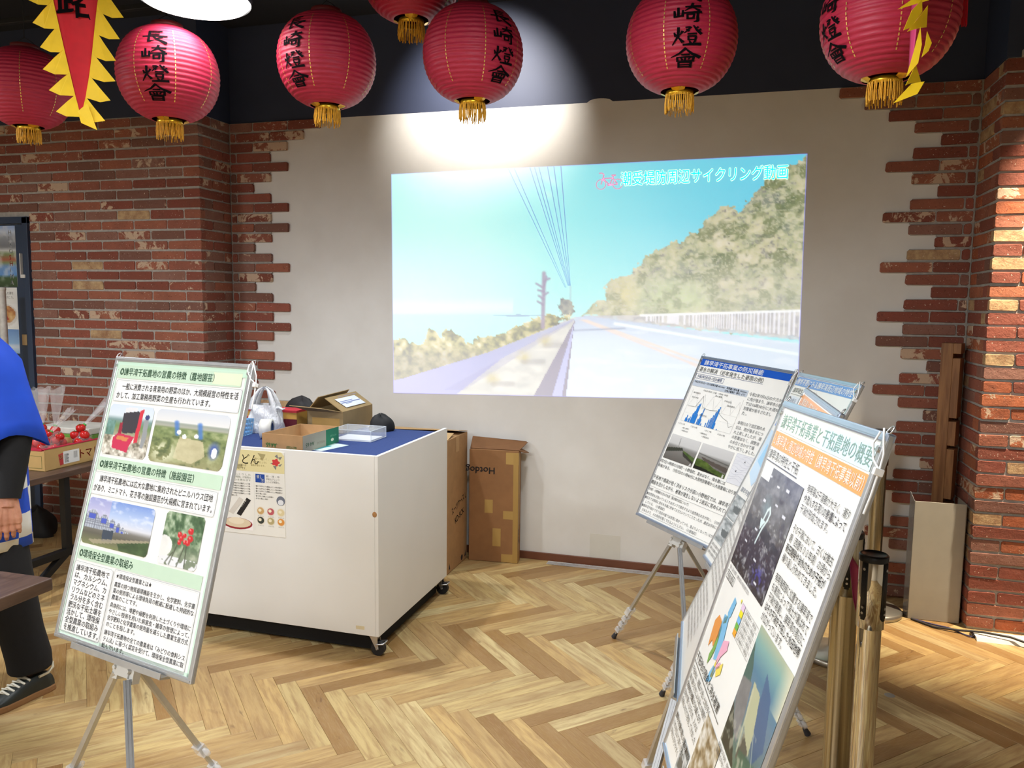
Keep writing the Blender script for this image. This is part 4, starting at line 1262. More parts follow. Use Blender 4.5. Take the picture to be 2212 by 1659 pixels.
# chart
P.line([(.04, .176), (.04, .345), (.385, .345), (.385, .176)], .0008, (150, 150, 150)); P.line([(.04, .262), (.385, .262)], .0006, (170, 170, 170)); P.line([(.04, .30), (.385, .30)], .0005, (190, 190, 190))
for x_, h_ in ((.066, .02), (.072, .035), (.078, .016), (.088, .02), (.094, .03), (.104, .05), (.110, .062), (.116, .09), (.122, .10), (.128, .106), (.134, .05), (.15, .03), (.158, .06), (.164, .085), (.170, .03), (.18, .012), (.21, .02), (.222, .04), (.232, .05), (.240, .066), (.248, .085), (.256, .10), (.262, .112), (.268, .03), (.29, .006)):
    P.rect(x_, .345 - h_, x_ + .0058, .345, (46, 124, 206), 'chart_bar', .0009)
for k in range(6): P.line([(.05 + k * .058, .26), (.079 + k * .058, .19), (.108 + k * .058, .26)], .0007, (170, 170, 172))
P.line([(.045, .266), (.10, .262), (.128, .20), (.135, .215), (.15, .256), (.2, .262), (.25, .255), (.30, .28), (.34, .292), (.36, .318), (.38, .305)], .0012, (70, 70, 72))
P.text('令和2年7月6日（大潮）～7月8日（中潮）', .11, .168, .010, (90, 90, 90), .17)
for x_, y_, s_ in ((.05, .188, '諫早観測所'), (.05, .212, '河川水位'), (.30, .215, '最高潮位'), (.15, .290, '調整池水位'), (.03, .356, '６日１２時'), (.12, .356, '７日０時'), (.22, .356, '７日１２時'), (.31, .356, '８日０時'), (.07, .374, '━潮位（諫早湾）'), (.20, .374, '━調整池水位'), (.07, .388, '━本明川水位'), (.22, .388, '━小野地区排水位'), (.20, .182, '湛水面積'), (.27, .196, '平常水位')): P.text(s_, x_, y_, .009, (80, 80, 80), .05)
P.photo(.024, .420, .234, .548, ph_flood(51), 70, 44, M_PHOTO, sC); P.photo(.246, .420, .456, .548, ph_flood(52), 70, 44, M_PHOTO, sC)
P.text('A', .214, .528, .022, (250, 250, 250), None, .02); P.text('B', .436, .528, .022, (250, 250, 250), None, .02)
P.rect(.472, .418, .594, .556, (222, 224, 230)); P.frame(.472, .418, .594, .556, .001, (180, 184, 196), .01)
for k in range(9): P.line([(.476 + .118 * i / 10, .43 + k * .013 + .006 * math.sin(i * .9 + k)) for i in range(11)], .0006, (160, 164, 186))
P.text('A', .53, .44, .014, INK); P.text('B', .50, .49, .014, INK)
P.text('7月7日11時頃の川内町・小野島町。湛水はなく、排水路には', .014, .556, .019, INK, .46, -.002); P.text('余裕がある。（7月7日の11時40分に大雨特別警報から大雨警報に切り替え）', .014, .580, .019, INK, .565, -.002)
P.text('干拓地で標高が低く洪水リスクが高い小野地区では、諫早湾干拓の', .014, .640, .023, INK, .58, .002); P.text('機能を活かしながら、被害が発生しないよう防災に努められています。', .014, .668, .023, INK, .58, .002)
P.line([(.012, .702), (.60, .702)], .001, (120, 120, 120)); P.text('川内町・小野島町の方々のお話（湛水時の対応について）', .014, .708, .016, (80, 80, 82), .30, .004)
for i, s_ in enumerate(('●自然排水が効いているときはポンプで排水するより自然排水の方が早い。（川内町）', '●前までは雨前に排水を水路に貯めておきたいということだったが、最近は早めに落と', '　している。（小野島町）', '●諫早湾干拓ができて防災の面では非常に助かっている。昔よりよくなっているが、今で', '　があるので、その負担を軽くできるようにしたい。（小野島町）')): P.text(s_, .014, .732 + i * .021, .0165, (110, 110, 112), .0138 * len(s_), -.002)
P.line([(.012, .838), (.60, .838)], .001, (120, 120, 120)); P.finish(sC)
make_easel(QC, 'tripod easel of the far blue titled poster board by the wall', feet=[(-.57, 3.88), (.12, 3.82), (-.15, 3.31)])

# ------------------------------------------------------------------ red lanterns, pennants, lamp
def lantern_paper():
    t = NT('red_lantern_paper'); c = t.coords('Object')
    n = t.noise(t.coords('Object', (1, 1, 9)), 26, 3, .6)
    t.base(t.ramp(n, [(0.3, lin((166, 34, 60))), (0.7, lin((184, 44, 74)))])); t.set(Roughness=.5)
    t.p.inputs['Specular IOR Level'].default_value = .4
    t.bump(t.noise(t.coords('Object', (1, 1, 4)), 55, 3), .25, .004)
    return t.m


M_PAPER = lantern_paper()
M_GOLD = plain((226, 178, 44), .28, .7, name='gold_foil', var=.15, scale=60)
M_FRINGE = plain((226, 168, 40), .6, name='gold_fringe', var=.2, scale=80)
M_BLACKINK = plain((10, 8, 12), .9, name='brush_ink', spec=.1)
M_CORD = plain((26, 26, 28), .6, name='black_cord')
LR, LHZ = .200, .190


def lant_r(phi):      # latitude -> (radius, height) of the paper body without ribs
    c = max(math.cos(phi), 0)
    return LR * c ** .82, LHZ * math.sin(phi)


# brush strokes (x, y, width) on a 100 x 100 field, y down
BRUSH = {
    '長': [[(30, 8, 8), (30, 50, 8)], [(30, 10, 6), (74, 8, 7)], [(32, 23, 5), (66, 22, 6)], [(32, 36, 5), (66, 35, 6)], [(6, 53, 6), (50, 50, 8), (94, 48, 10)], [(30, 52, 7), (29, 88, 9), (50, 78, 3)], [(78, 56, 8), (54, 68, 3)], [(44, 54, 4), (64, 74, 9), (94, 93, 13), (98, 92, 3)]],
    '崎': [[(20, 26, 7), (20, 68, 8)], [(7, 42, 6), (9, 72, 8)], [(8, 71, 6), (35, 66, 7)], [(35, 40, 6), (34, 70, 8)], [(44, 22, 6), (94, 18, 9)], [(68, 4, 8), (62, 26, 7), (42, 42, 3)], [(66, 24, 4), (90, 41, 10)], [(40, 53, 6), (97, 48, 9)], [(50, 60, 6), (51, 82, 7)], [(50, 61, 5), (73, 59, 7)], [(73, 59, 6), (70, 80, 7)], [(51, 80, 5), (71, 78, 6)], [(85, 50, 7), (85, 92, 9), (72, 95, 3)]],
    '燈': [[(8, 36, 4), (14, 52, 9)], [(36, 32, 9), (28, 48, 3)], [(22, 14, 8), (22, 54, 8), (4, 92, 3)], [(22, 58, 4), (38, 80, 10)], [(46, 14, 5), (64, 13, 7), (42, 40, 3)], [(48, 22, 4), (57, 30, 8)], [(72, 6, 5), (84, 26, 8), (99, 42, 10)], [(88, 12, 7), (79, 20, 3)], [(97, 22, 7), (86, 31, 3)], [(54, 44, 6), (83, 42, 7)], [(56, 54, 6), (57, 71, 6)], [(56, 54, 5), (82, 53, 6)], [(82, 53, 6), (80, 70, 7)], [(57, 70, 5), (81, 69, 5)], [(60, 75, 4), (65, 86, 8)], [(80, 74, 7), (74, 85, 4)], [(40, 93, 7), (99, 89, 11)]],
    '會': [[(50, 2, 9), (30, 26, 7), (2, 43, 3)], [(50, 5, 5), (72, 28, 9), (99, 43, 13)], [(37, 33, 5), (63, 31, 7)], [(23, 44, 6), (25, 65, 7)], [(23, 45, 5), (79, 43, 8)], [(79, 43, 7), (76, 64, 8)], [(25, 64, 5), (77, 63, 5)], [(50, 44, 5), (50, 64, 6)], [(36, 48, 4), (41, 58, 7)], [(66, 47, 6), (60, 57, 4)], [(29, 71, 6), (31, 97, 7)], [(29, 71, 5), (71, 69, 8)], [(71, 69, 7), (69, 97, 8)], [(31, 83, 5), (69, 82, 5)], [(31, 95, 6), (69, 94, 6)]],
}


def stroke_poly(st, n=5):
    pts = []
    for a, b in zip(st[:-1], st[1:]):
        for i in range(n): pts.append(tuple(a[k] + (b[k] - a[k]) * i / n for k in range(3)))
    pts.append(st[-1])
    Lp, Rp = [], []
    for i, (x, y, w) in enumerate(pts):
        x0, y0, _ = pts[max(i - 1, 0)]; x1, y1, _ = pts[min(i + 1, len(pts) - 1)]
        d = Vector((x1 - x0, y1 - y0)); d = d.normalized() if d.length else Vector((1, 0)); nn = Vector((-d.y, d.x)) * (w * .62)
        e = d * (w * .25) * (-1 if i == 0 else 1 if i == len(pts) - 1 else 0)
        Lp.append((x + nn.x + e.x, y + nn.y + e.y)); Rp.append((x - nn.x + e.x, y - nn.y + e.y))
    return Lp, Rp


def make_lantern():
    t = thing('red_lantern', 'x', 'lantern')
    prof = []
    NR = 25
    for i in range(NR * 4 + 1):
        ph = math.radians(-74 + 148 * i / (NR * 4)); r, z = lant_r(ph)
        rib = abs(math.sin(PI * i / 4.0)); k = .0042 * (rib - .5) * (1 if abs(ph) < 1.0 else .5)
        prof.append((r + k * math.cos(ph), z + k * math.sin(ph)))
    MB().lathe(prof, 56).build('paper_body', M_PAPER, t)
    for name, z0, z1, r in (('top_ring', LHZ * .955, LHZ * 1.07, .062), ('bottom_ring', -LHZ * 1.06, -LHZ * .955, .050)):
        MB().lathe([(r - .004, z0), (r, z0), (r + .001, (z0 + z1) / 2), (r, z1), (r - .004, z1), (r - .004, z0)], 28).build(name, M_GOLD if name[0] == 'b' else plain((120, 40, 40), .5), t)
    fr = MB(); r = random.Random(5)
    for i in range(64):
        a = 2 * PI * i / 64 + r.uniform(-.04, .04); R_ = .050 + r.uniform(-.002, .002)
        z0 = -LHZ * 1.03; Lh = .058 + r.uniform(-.008, .010)
        fr.tube([(R_ * math.cos(a), R_ * math.sin(a), z0), (R_ * 1.05 * math.cos(a + r.uniform(-.06, .06)), R_ * 1.05 * math.sin(a), z0 - Lh * .5), (R_ * 1.02 * math.cos(a + r.uniform(-.1, .1)), R_ * 1.02 * math.sin(a), z0 - Lh)], .0018, 4, False)
    fr.build('fringe', M_FRINGE, t)
    for a in (20, 140, 260):
        lf = MB(); a = math.radians(a); c_, s_ = math.cos(a), math.sin(a)
        P_ = lambda u, v, h: (c_ * (.050 + v) - s_ * u, s_ * (.050 + v) + c_ * u, -LHZ * .985 + h)
        lf.add([P_(-.022, .004, .0), P_(0, .002, -.006), P_(.022, .004, .0), P_(.030, .030, .012), P_(.008, .024, .004), P_(-.012, .036, .016), P_(-.028, .026, .010)], [(0, 1, 4, 6), (1, 2, 3, 4), (4, 5, 6)])
        o = lf.build('foil_leaf', M_GOLD, t); sm = o.modifiers.new('thickness', 'SOLIDIFY'); sm.thickness = .0015
    for k in range(8):                                             # dashed gold lines down the paper
        m = MB(); a = 2 * PI * k / 8 + PI / 8 - PI / 2
        for i in range(22):
            p0, p1 = math.radians(46 - i * 4.3), math.radians(46 - i * 4.3 - 2.6)
            (r0, z0), (r1, z1) = lant_r(p0), lant_r(p1); w = .0016
            q = []
            for rr_, zz_ in ((r0, z0), (r1, z1)):
                for s_ in (-1, 1):
                    q.append(((rr_ + .0030) * math.cos(a + s_ * w / rr_), (rr_ + .0030) * math.sin(a + s_ * w / rr_), zz_))
            m.add(q, [(0, 1, 3, 2)])
        m.build('gold_dashes', plain((250, 214, 120), .25, .5, name='gold_thread'), t)
    ch = MB()
    for i, g_ in enumerate('長崎燈會'):
        lat0 = math.radians(42 - i * 22.5)
        for st in BRUSH[g_]:
            Lp, Rp = stroke_poly(st); vs = []
            for side in (Lp, Rp):
                for x, y in side:
                    ph = lat0 - math.radians(21.0) * y / 100; rr_, zz_ = lant_r(ph)
                    az = -PI / 2 + (x - 50) / 100 * .100 / max(rr_, .05)
                    vs.append(((rr_ + .0034) * math.cos(az), (rr_ + .0034) * math.sin(az), zz_ * 1.012))
            n = len(Lp)
            ch.add(vs, [(k, k + 1, n + k + 1, n + k) for k in range(n - 1)])
    ch.build('lettering', M_BLACKINK, t)['label'] = 'black brush characters down the paper'
    return t


lan0 = make_lantern()
LAN = [((-3.234, 2.993, 2.663), 150, 'red paper lantern half hidden behind the left flame pennant, at the left edge', .95),
       ((-2.329, 2.847, 2.624), -15, 'red paper lantern hanging right of the left flame pennant, characters facing front', 1),
       ((-1.700, 3.037, 2.691), -42, 'red paper lantern right of the bright pendant lamp, characters on its left side', 1),
       ((-1.353, 3.110, 3.035), 130, 'red paper lantern cut by the top edge, only its gold fringe end showing', 1.02),
       ((-1.082, 3.105, 2.692), 36, 'red paper lantern in front of the wall light glow, characters on its right', 1),
       ((-0.257, 3.060, 2.668), 5, 'red paper lantern above the right half of the projected picture', 1),
       ((0.399, 2.774, 2.595), -58, 'largest red paper lantern at right, behind the yellow twisted pennant', 1)]
for i, (loc, off, lab, sc) in enumerate(LAN):
    o = lan0 if i == 0 else copy_tree(lan0)
    o.location = loc; o.scale = (sc, sc, sc)
    toc = math.atan2(-loc[1], -loc[0])                               # direction to the viewer
    o.rotation_euler = (0, 0, toc + PI / 2 + math.radians(off))
    tag(o, lab, 'lantern', 'red paper lanterns')
    cd = MB(); h = (ZC - loc[2]) / sc
    cd.tube([(0, 0, LHZ * 1.25), (0, 0, h)], .0022, 6)
    for a in (0, PI): cd.tube([(.058 * math.cos(a), .058 * math.sin(a), LHZ * 1.05), (.03 * math.cos(a), .03 * math.sin(a), LHZ * 1.18), (0, 0, LHZ * 1.27)], .0014, 5)
    cd.build('cord', M_CORD, o)

# flame-edged pennants
M_RED = plain((206, 22, 40), .7, name='red_cloth', var=.08, scale=20)
M_YEL = plain((246, 206, 24), .6, name='yellow_cloth', var=.06, scale=20)
M_PINK = plain((206, 66, 120), .7, name='pink_cloth', var=.05)


def make_pennant(loc, rz, label, Hh=.62, Wt=.21):
    """long triangle hanging point down, yellow flame tongues along both edges"""
    t = thing('flame_pennant', label, 'pennant', loc, rz, 'flame pennants')
    z_t = Hh
    wave = lambda x, z: .018 * math.sin(z * 11) + .008 * math.sin(x * 40 + z * 6)
    m = MB(); n = 18; rings = []
    hw = lambda z: max(Wt / 2 * (z / Hh) ** .85, .0015)
    for j in range(n + 1):
        z = Hh * j / n
        rings.append([(u * hw(z), wave(u * hw(z), z), z) for u in np.linspace(-1, 1, 7)])
    m.loft(rings, False, True)
    o = m.build('cloth', M_RED, t); o.modifiers.new('thickness', 'SOLIDIFY').thickness = .0016
    for s_ in (-1, 1):
        for k in range(9):
            zb = Hh * (.02 + k * .115); h = .075 + .004 * k
            x0, x1 = s_ * (hw(zb) - .004), s_ * (hw(zb + h) - .004)
            tipx, tipz = s_ * (hw(zb) + .072 + .004 * (k % 3)), (zb - .006 if s_ > 0 else zb + h * .92 if k > 5 else zb + .01)
            f = MB(); pts = [(x0, zb), ((x0 + tipx) / 2 + s_ * .006, (zb + tipz) / 2 - .010), (tipx, tipz), ((x1 + tipx) / 2 - s_ * .004, (zb + h + tipz) / 2 + .004), (x1, zb + h)]
            f.add([(x, wave(x, z) - .003 - .10 * abs(abs(x) - hw(zb)) * math.sin(k * 1.7), z) for x, z in pts], [(0, 1, 2, 3, 4)])
            q = f.build('flame_tongue', M_YEL, t); q.modifiers.new('thickness', 'SOLIDIFY').thickness = .0012
    e = MB(); e.add([(-.010, wave(0, 0), .03), (.0, wave(0, 0), -.008), (.05, -.012, -.03), (.022, -.004, .06)], [(0, 1, 2, 3)]); q = e.build('flame_tongue', M_YEL, t); q.modifiers.new('thickness', 'SOLIDIFY').thickness = .0012
    v, f = glyphs('路', .022); g_ = MB(); s_ = .125
    g_.add([((x - .5) * s_, wave(0, .40 + y * s_) - .0045, .352 + y * s_) for x, y in v], f); g_.build('lettering', M_BLACKINK, t)
    MB().cyl((-Wt / 2 - .01, wave(0, Hh), Hh + .006), (Wt / 2 + .01, wave(0, Hh), Hh + .006), .006, n=10).build('top_rod', plain((150, 120, 70), .5), t)
    c_ = MB(); c_.tube([(-Wt / 2, 0, Hh + .006), (0, 0, Hh + .10), (0, 0, ZC - loc[2])], .0014, 5).tube([(Wt / 2, 0, Hh + .006), (0, 0, Hh + .10)], .0014, 5); c_.build('cord', M_CORD, t)
    return t


make_pennant((-2.252, 2.30, 2.318), .68, 'red pennant with yellow flame edges hanging at the upper left')
# right pennant hangs edge-on and twisted: only its yellow tongues show
t = thing('flame_pennant', 'twisted pennant with yellow flame edges in front of the largest lantern', 'pennant', (.41, 2.50, 2.27), .3, 'flame pennants')
m = MB(); rings = []
for j in range(15):
    z = .10 + .62 * j / 14; a = 1.25 + .25 * math.sin(z * 7); w = .012 + .045 * (j / 14)
    rings.append([(.027 + .006 * math.sin(z * 5) + u * w * math.cos(a), u * w * math.sin(a) + .03, z) for u in (-1, -.3, .3, 1)])
m.loft(rings, False); o = m.build('cloth', M_PINK, t); o.modifiers.new('thickness', 'SOLIDIFY').thickness = .0015
for q_, pts in enumerate(([(-.040, .25), (.02, .293), (.046, .29), (.046, .276), (.01, .265)], [(-.045, .335), (.0, .345), (.045, .36), (.046, .318), (-.01, .325)], [(-.032, .187), (-.010, .241), (.02, .273), (.023, .241), (-.01, .196)], [(-.013, .189), (.023, .234), (.046, .264), (.046, .206), (.017, .20)],
                          [(-.004, .07), (.010, .134), (.013, .151), (.023, .203), (.029, .155), (.023, .106)], [(.029, .12), (.037, .155), (.040, .189), (.055, .159), (.047, .137)], [(-.010, .045), (.02, .105), (.042, .057), (.010, .054)], [(-.034, .0), (.01, .052), (.042, .056), (.026, .023)], [(-.03, .42), (.0, .40), (.04, .43), (.03, .47)])):
    f = MB(); f.add([(x, -.016 - .006 * (q_ % 3) - .35 * (x - .02) * math.sin(q_ * 1.9), z) for x, z in pts], [tuple(range(len(pts)))]); q = f.build('flame_tongue', M_YEL, t); q.modifiers.new('thickness', 'SOLIDIFY').thickness = .0012
c_ = MB(); c_.tube([(0.027 + .006 * math.sin(3.6), .03, .72), (0, 0, ZC - 2.27)], .0014, 5); c_.build('cord', M_CORD, t)
# a red tassel of another decoration at the top right
t = thing('red_tassel', 'red silk tassel hanging at the top right corner', 'tassel', (.611, 2.785, 2.555))
m = MB(); r = random.Random(3)
for i in range(26):
    a = r.uniform(0, 2 * PI); R_ = .008 * math.sqrt(r.random())
    m.tube([(R_ * .5 * math.cos(a), R_ * .5 * math.sin(a), .16), (R_ * math.cos(a), R_ * math.sin(a), .08), (R_ * 1.2 * math.cos(a), R_ * 1.2 * math.sin(a), r.uniform(0, .012))], .0012, 4, False)
m.build('strands', plain((212, 20, 44), .5, name='red_silk'), t)
m = MB(); m.sphere((0, 0, .168), .011, n=12); m.build('knot', M_RED, t); m = MB(); m.tube([(0, 0, .17), (0, 0, ZC - 2.555)], .0014, 5); m.build('cord', M_CORD, t)

# bright pendant lamp
t = thing('pendant_lamp', 'bright round white pendant lamp at the top left', 'lamp', (-2.052, 2.665, 2.826))
em = NT('lamp_diffuser'); em.base((1, 1, 1)); em.p.inputs['Emission Color'].default_value = (1, .98, .95, 1); em.p.inputs['Emission Strength'].default_value = 3.2
_f0 = em.noise(em.coords('Object'), 5, 1); em.link(em.ramp(_f0, [(0.2, (1, .97, .93)), (.8, (1, .99, .97))]), em.p.inputs['Emission Color'])
MB().lathe([(.0005, -.012), (.12, -.010), (.19, -.002), (.205, .012), (.203, .02), (.0005, .02)], 48).build('diffuser', em.m, t)
MB().lathe([(.206, .006), (.210, .03), (.17, .09), (.06, .13), (.02, .15), (.0005, .15), (.0005, .14), (.05, .12), (.16, .08), (.200, .03), (.206, .006)], 48).build('shade', plain((60, 62, 66), .4, .2, name='lamp_shade'), t)
MB().cyl((0, 0, .145), (0, 0, ZC - 2.826), .005, n=8).build('cord', M_CORD, t)
area_light('pendant_lamp_light', (-2.052, 2.665, 2.805), (-2.052, 2.665, 0), .38, 5, NEUT)
# lighting track under the ceiling
t = thing('lighting_track', 'black lighting track under the dark ceiling', 'track', (0, 4.09, 3.42))
MB().box(-5.6, 2.0, -.017, .017, 0, .03, .003).build('rail', M_CORD, t)
for x in (-5, -3.4, -1.8, -.2, 1.4): MB().cyl((x, 0, .03), (x, 0, ZC - 3.42), .006, n=8).build('hanger', M_CORD, t)

# ------------------------------------------------------------------ white counter on castors and what stands on it
CX0, CX1, CY0, CY1, CZ0, CZ1 = -2.86, -1.61, 3.31, 4.215, .10, .98
M_MEL = plain((232, 231, 227), .38, name='white_melamine', var=.02, scale=3)
M_FELT = plain((34, 56, 112), .9, name='blue_felt', var=.1, scale=90)
ctr = thing('counter', 'white counter on castors with a blue felt top', 'counter', ((CX0 + CX1) / 2, (CY0 + CY1) / 2, 0))
ox, oy = (CX0 + CX1) / 2, (CY0 + CY1) / 2
def cb(name, x0, x1, y0, y1, z0, z1, mat, b=.0015): return MB().box(x0 - ox, x1 - ox, y0 - oy, y1 - oy, z0, z1, b).build(name, mat, ctr)
cb('front_panel', CX0, CX1 - .0185, CY0, CY0 + .018, CZ0, CZ1, M_MEL)
cb('side_panel', CX1 - .018, CX1, CY0, CY1, CZ0, CZ1, M_MEL)
cb('side_panel', CX0, CX0 + .018, CY0 + .0185, CY1, CZ0, CZ1, M_MEL)
cb('back_panel', CX0 + .0185, CX1 - .0185, CY1 - .018, CY1, CZ0, .945, M_MEL)
cb('felt_top', CX0 + .0185, CX1 - .0185, CY0 + .0185, CY1 - .002, .945, .955, M_FELT)
cb('bottom_panel', CX0 + .02, CX1 - .02, CY0 + .02, CY1 - .02, CZ0, CZ0 + .018, plain((60, 52, 46), .7))
cb('under_shade_box', CX0 + .06, CX1 - .045, CY0 + .05, CY1 - .05, .012, CZ0 - .001, plain((16, 15, 15), .9))  # black box added to stand for the deep shade under the counter
chip = MB(); chip.sphere((CX1 - .0185 - ox, CY0 - .0005 - oy, .70), .012, .002, .014, 10, 6); chip.build('chipped_edge', plain((176, 128, 78), .8), ctr)
cb('tape_scrap', CX1 - .12, CX1 - .075, CY0 - .0008, CY0, .128, .145, plain((222, 208, 170), .5), 0)
for x, y in ((CX1 - .035, CY0 + .028), (CX1 - .035, CY1 - .028), (CX0 + .03, CY0 + .028), (CX0 + .03, CY1 - .028)):
    k = MB(); X_, Y_ = x - ox, y - oy
    k.box(X_ - .02, X_ + .02, Y_ - .02, Y_ + .02, .094, .0995, .001)
    for s_ in (-1, 1): k.prism([(-.018, .094), (.020, .094), (.028, .034), (.016, .030)], -.0015, .0015, Matrix.Translation((X_, Y_ + s_ * .016, 0)) @ Matrix.Rotation(PI / 2, 4, 'X'))
    k.cyl((X_ + .02, Y_ - .022, .036), (X_ + .02, Y_ + .022, .036), .005, n=8)
    k.tube([(X_ + .02, Y_ - .024, .06), (X_ + .055, Y_ - .024, .066), (X_ + .062, Y_ + .0, .072), (X_ + .055, Y_ + .024, .066), (X_ + .02, Y_ + .024, .06)], .004, 6)
    co = k.build('caster', M_STEEL, ctr)
    MB().cyl((X_ + .02, Y_ - .012, .0352), (X_ + .02, Y_ + .012, .0352), .035, n=24).build('wheel', M_CORD, co)

# food poster pinned to the front of the counter
pst = thing('food_poster', 'worn udon noodle poster stuck on the counter front', 'poster', (-2.395, CY0 - .0015, .542))
sh = MB(); n = 10
for j in range(n):
    for i in range(n):
        pass
sh.box(-.295, .288, -.0012, .0012, 0, .424); so = sh.build('paper', plain((236, 234, 226), .45, name='poster_paper', var=.03, scale=6), pst)
P = Print((-.295, -.0014, .424), (1, 0, 0), (0, 0, -1), (0, -1, 0))
P.poly([(0, 0), (.566, 0), (.583, .018), (.583, .106), (0, .106)], (226, 214, 160), 'yellow_band', .0003)
P.text('五島手延うどん', .075, .018, .056, (24, 22, 22), .365, .004, .0006)
P.text('歯ごたえ、つるりとしたのど越しは', .20, .070, .014, (70, 62, 40), .17, 0, .0006); P.text('島のおもてなし「うどん」です。', .20, .086, .014, (70, 62, 40), .17, 0, .0006)
for i, s_ in enumerate(('強く優しく、', '食卓の椿とともに', '福島が香ります。')): P.text(s_, .415 - .01 * i, .034 + i * .017, .011, (150, 134, 80), .082, 0, .0006)
P.poly([(.435, .012), (.48, .016), (.47, .034), (.46, .05), (.45, .03)], (170, 158, 110), 'stain', .0005); P.poly([(.30, .078), (.345, .074), (.35, .092), (.31, .096)], (180, 168, 120), 'stain', .0005)
P.poly([(.536 + .020 * (1 + .18 * math.cos(5 * b)) * math.cos(b), .052 + .017 * (1 + .18 * math.cos(5 * b)) * math.sin(b)) for b in np.linspace(0, 2 * PI, 31)[:-1]][::-1], (206, 58, 60), 'flower', .0007)
for pts in ([(.505, .058), (.525, .052), (.528, .066)], [(.548, .066), (.572, .056), (.56, .072)], [(.52, .07), (.54, .068), (.536, .09)], [(.53, .022), (.545, .012), (.552, .034)], [(.55, .026), (.572, .022), (.56, .04)]): P.poly(pts, (128, 130, 126), 'leaf', .0005)
P.rect(.222, .116, .276, .156, (110, 148, 50), 'green_tab', .0005); P.rect(.420, .116, .472, .158, (24, 70, 156), 'blue_tab', .0005)
P.text('製', .228, .118, .02, (255, 255, 255), None, .02, .0008); P.text('法', .250, .134, .02, (255, 255, 255), None, .02, .0008); P.text('食し', .425, .119, .02, (255, 255, 255), .036, .02, .0008); P.text('方', .45, .138, .018, (255, 255, 255), None, .02, .0008)
for i, s_ in enumerate(('ゆっくりした', '「島時間」が独特の', 'コシを育みます')): P.text(s_, .284, .118 + i * .014, .012, (150, 156, 140), .11, 0, .0006)
for i, s_ in enumerate(('和・洋・中', '多彩なアレンジ', 'レシピは無限大。')): P.text(s_, .480, .118 + i * .014, .012, (130, 130, 130), .075, 0, .0006)
for i in range(6): P.text('手延べ製法でゆっくり伸ばすため麺がじっくり熟', .224, .166 + i * .0125, .009, (80, 80, 80), .165 if i < 5 else .09, .01, .0006)
for i in range(6): P.text('温かくも冷やしても美味しいこしのある味わい', .420, .172 + i * .0125, .009, (80, 80, 80), (.15, .15, .15, .06, .10, .07)[i], .01, .0006)
P.line([(.412, .11), (.412, .40)], .0006, (190, 190, 186)); P.line([(.212, .11), (.212, .40)], .0006, (190, 190, 186))
P.rect(.19, .23, .206, .27, (90, 94, 86), 'picture', .0005); P.rect(.17, .34, .206, .395, (58, 84, 130), 'picture', .0005); P.poly([(.17, .395), (.19, .352), (.206, .35), (.206, .395)], (44, 44, 44), 'picture', .0007)
P.poly([(.228, .250), (.258, .250), (.258, .274), (.228, .274)], (96, 72, 34), 'picture', .0005)
P.poly([(.326, .240), (.350, .252), (.288, .330), (.262, .320)], (214, 208, 198), 'noodle_pack', .0005); P.poly([(.368, .240), (.392, .252), (.332, .336), (.308, .326)], (34, 32, 34), 'noodle_pack', .0006); P.text('無うどん', .368, .255, .014, (236, 232, 220), .05, 0, .0008, 2.2)
P.poly([(.224, .352), (.40, .352), (.40, .405), (.224, .405)], (246, 240, 240), 'picture', .0004)
el = lambda cx, cy, rx, ry: [(cx + rx * math.cos(a), cy + ry * math.sin(a)) for a in np.linspace(0, 2 * PI, 19)[:-1]][::-1]
P.poly(el(.312, .375, .086, .030), (150, 34, 46), 'bowl', .0005); P.poly(el(.312, .371, .078, .025), (224, 206, 176), 'noodles', .0007); P.poly(el(.306, .362, .045, .018), (236, 222, 196), 'noodles', .0009)
P.poly(el(.560, .242, .024, .024), (110, 116, 130), 'dish', .0005); P.poly(el(.560, .25, .016, .014), (226, 228, 232), 'dish', .0007)
for i, c_ in enumerate(((206, 168, 110), (190, 90, 100), (222, 206, 160), (60, 66, 60), (186, 170, 120), (222, 150, 70))):
    cx, cy = .446 + (i % 3) * .057, .300 + (i // 3) * .048
    P.poly(el(cx, cy, .0235, .022), (232, 224, 206), 'dish', .0005); P.poly(el(cx, cy, .019, .0175), c_, 'dish', .0007); P.poly(el(cx - .004, cy - .003, .009, .008), (240, 230, 200), 'dish', .0009); P.text('うどん', cx - .018, cy + .023, .006, (90, 90, 90), .036, 0, .0006)
P.finish(so, .45, 0)

ZT = .9552
M_CARD = plain((176, 136, 92), .8, name='brown_cardboard', var=.07, scale=18)
M_CARD2 = plain((160, 134, 92), .8, name='olive_cardboard', var=.06, scale=16)
M_CARDIN = plain((196, 160, 112), .85, name='cardboard_inside', var=.05)


def open_tray(name, label, loc, rz, w, d, h, mat, th=.004, inner=None):
    t = thing(name, label, 'box', loc, rz)
    for nm, b in (('front_wall', (-w / 2, w / 2, -d / 2, -d / 2 + th)), ('back_wall', (-w / 2, w / 2, d / 2 - th, d / 2)), ('side_wall', (-w / 2, -w / 2 + th, -d / 2 + th, d / 2 - th)), ('side_wall', (w / 2 - th, w / 2, -d / 2 + th, d / 2 - th))):
        MB().box(*b, 0, h, .0008).build(nm, mat, t)
    MB().box(-w / 2, w / 2, -d / 2, d / 2, 0, th).build('bottom', inner or mat, t)
    return t


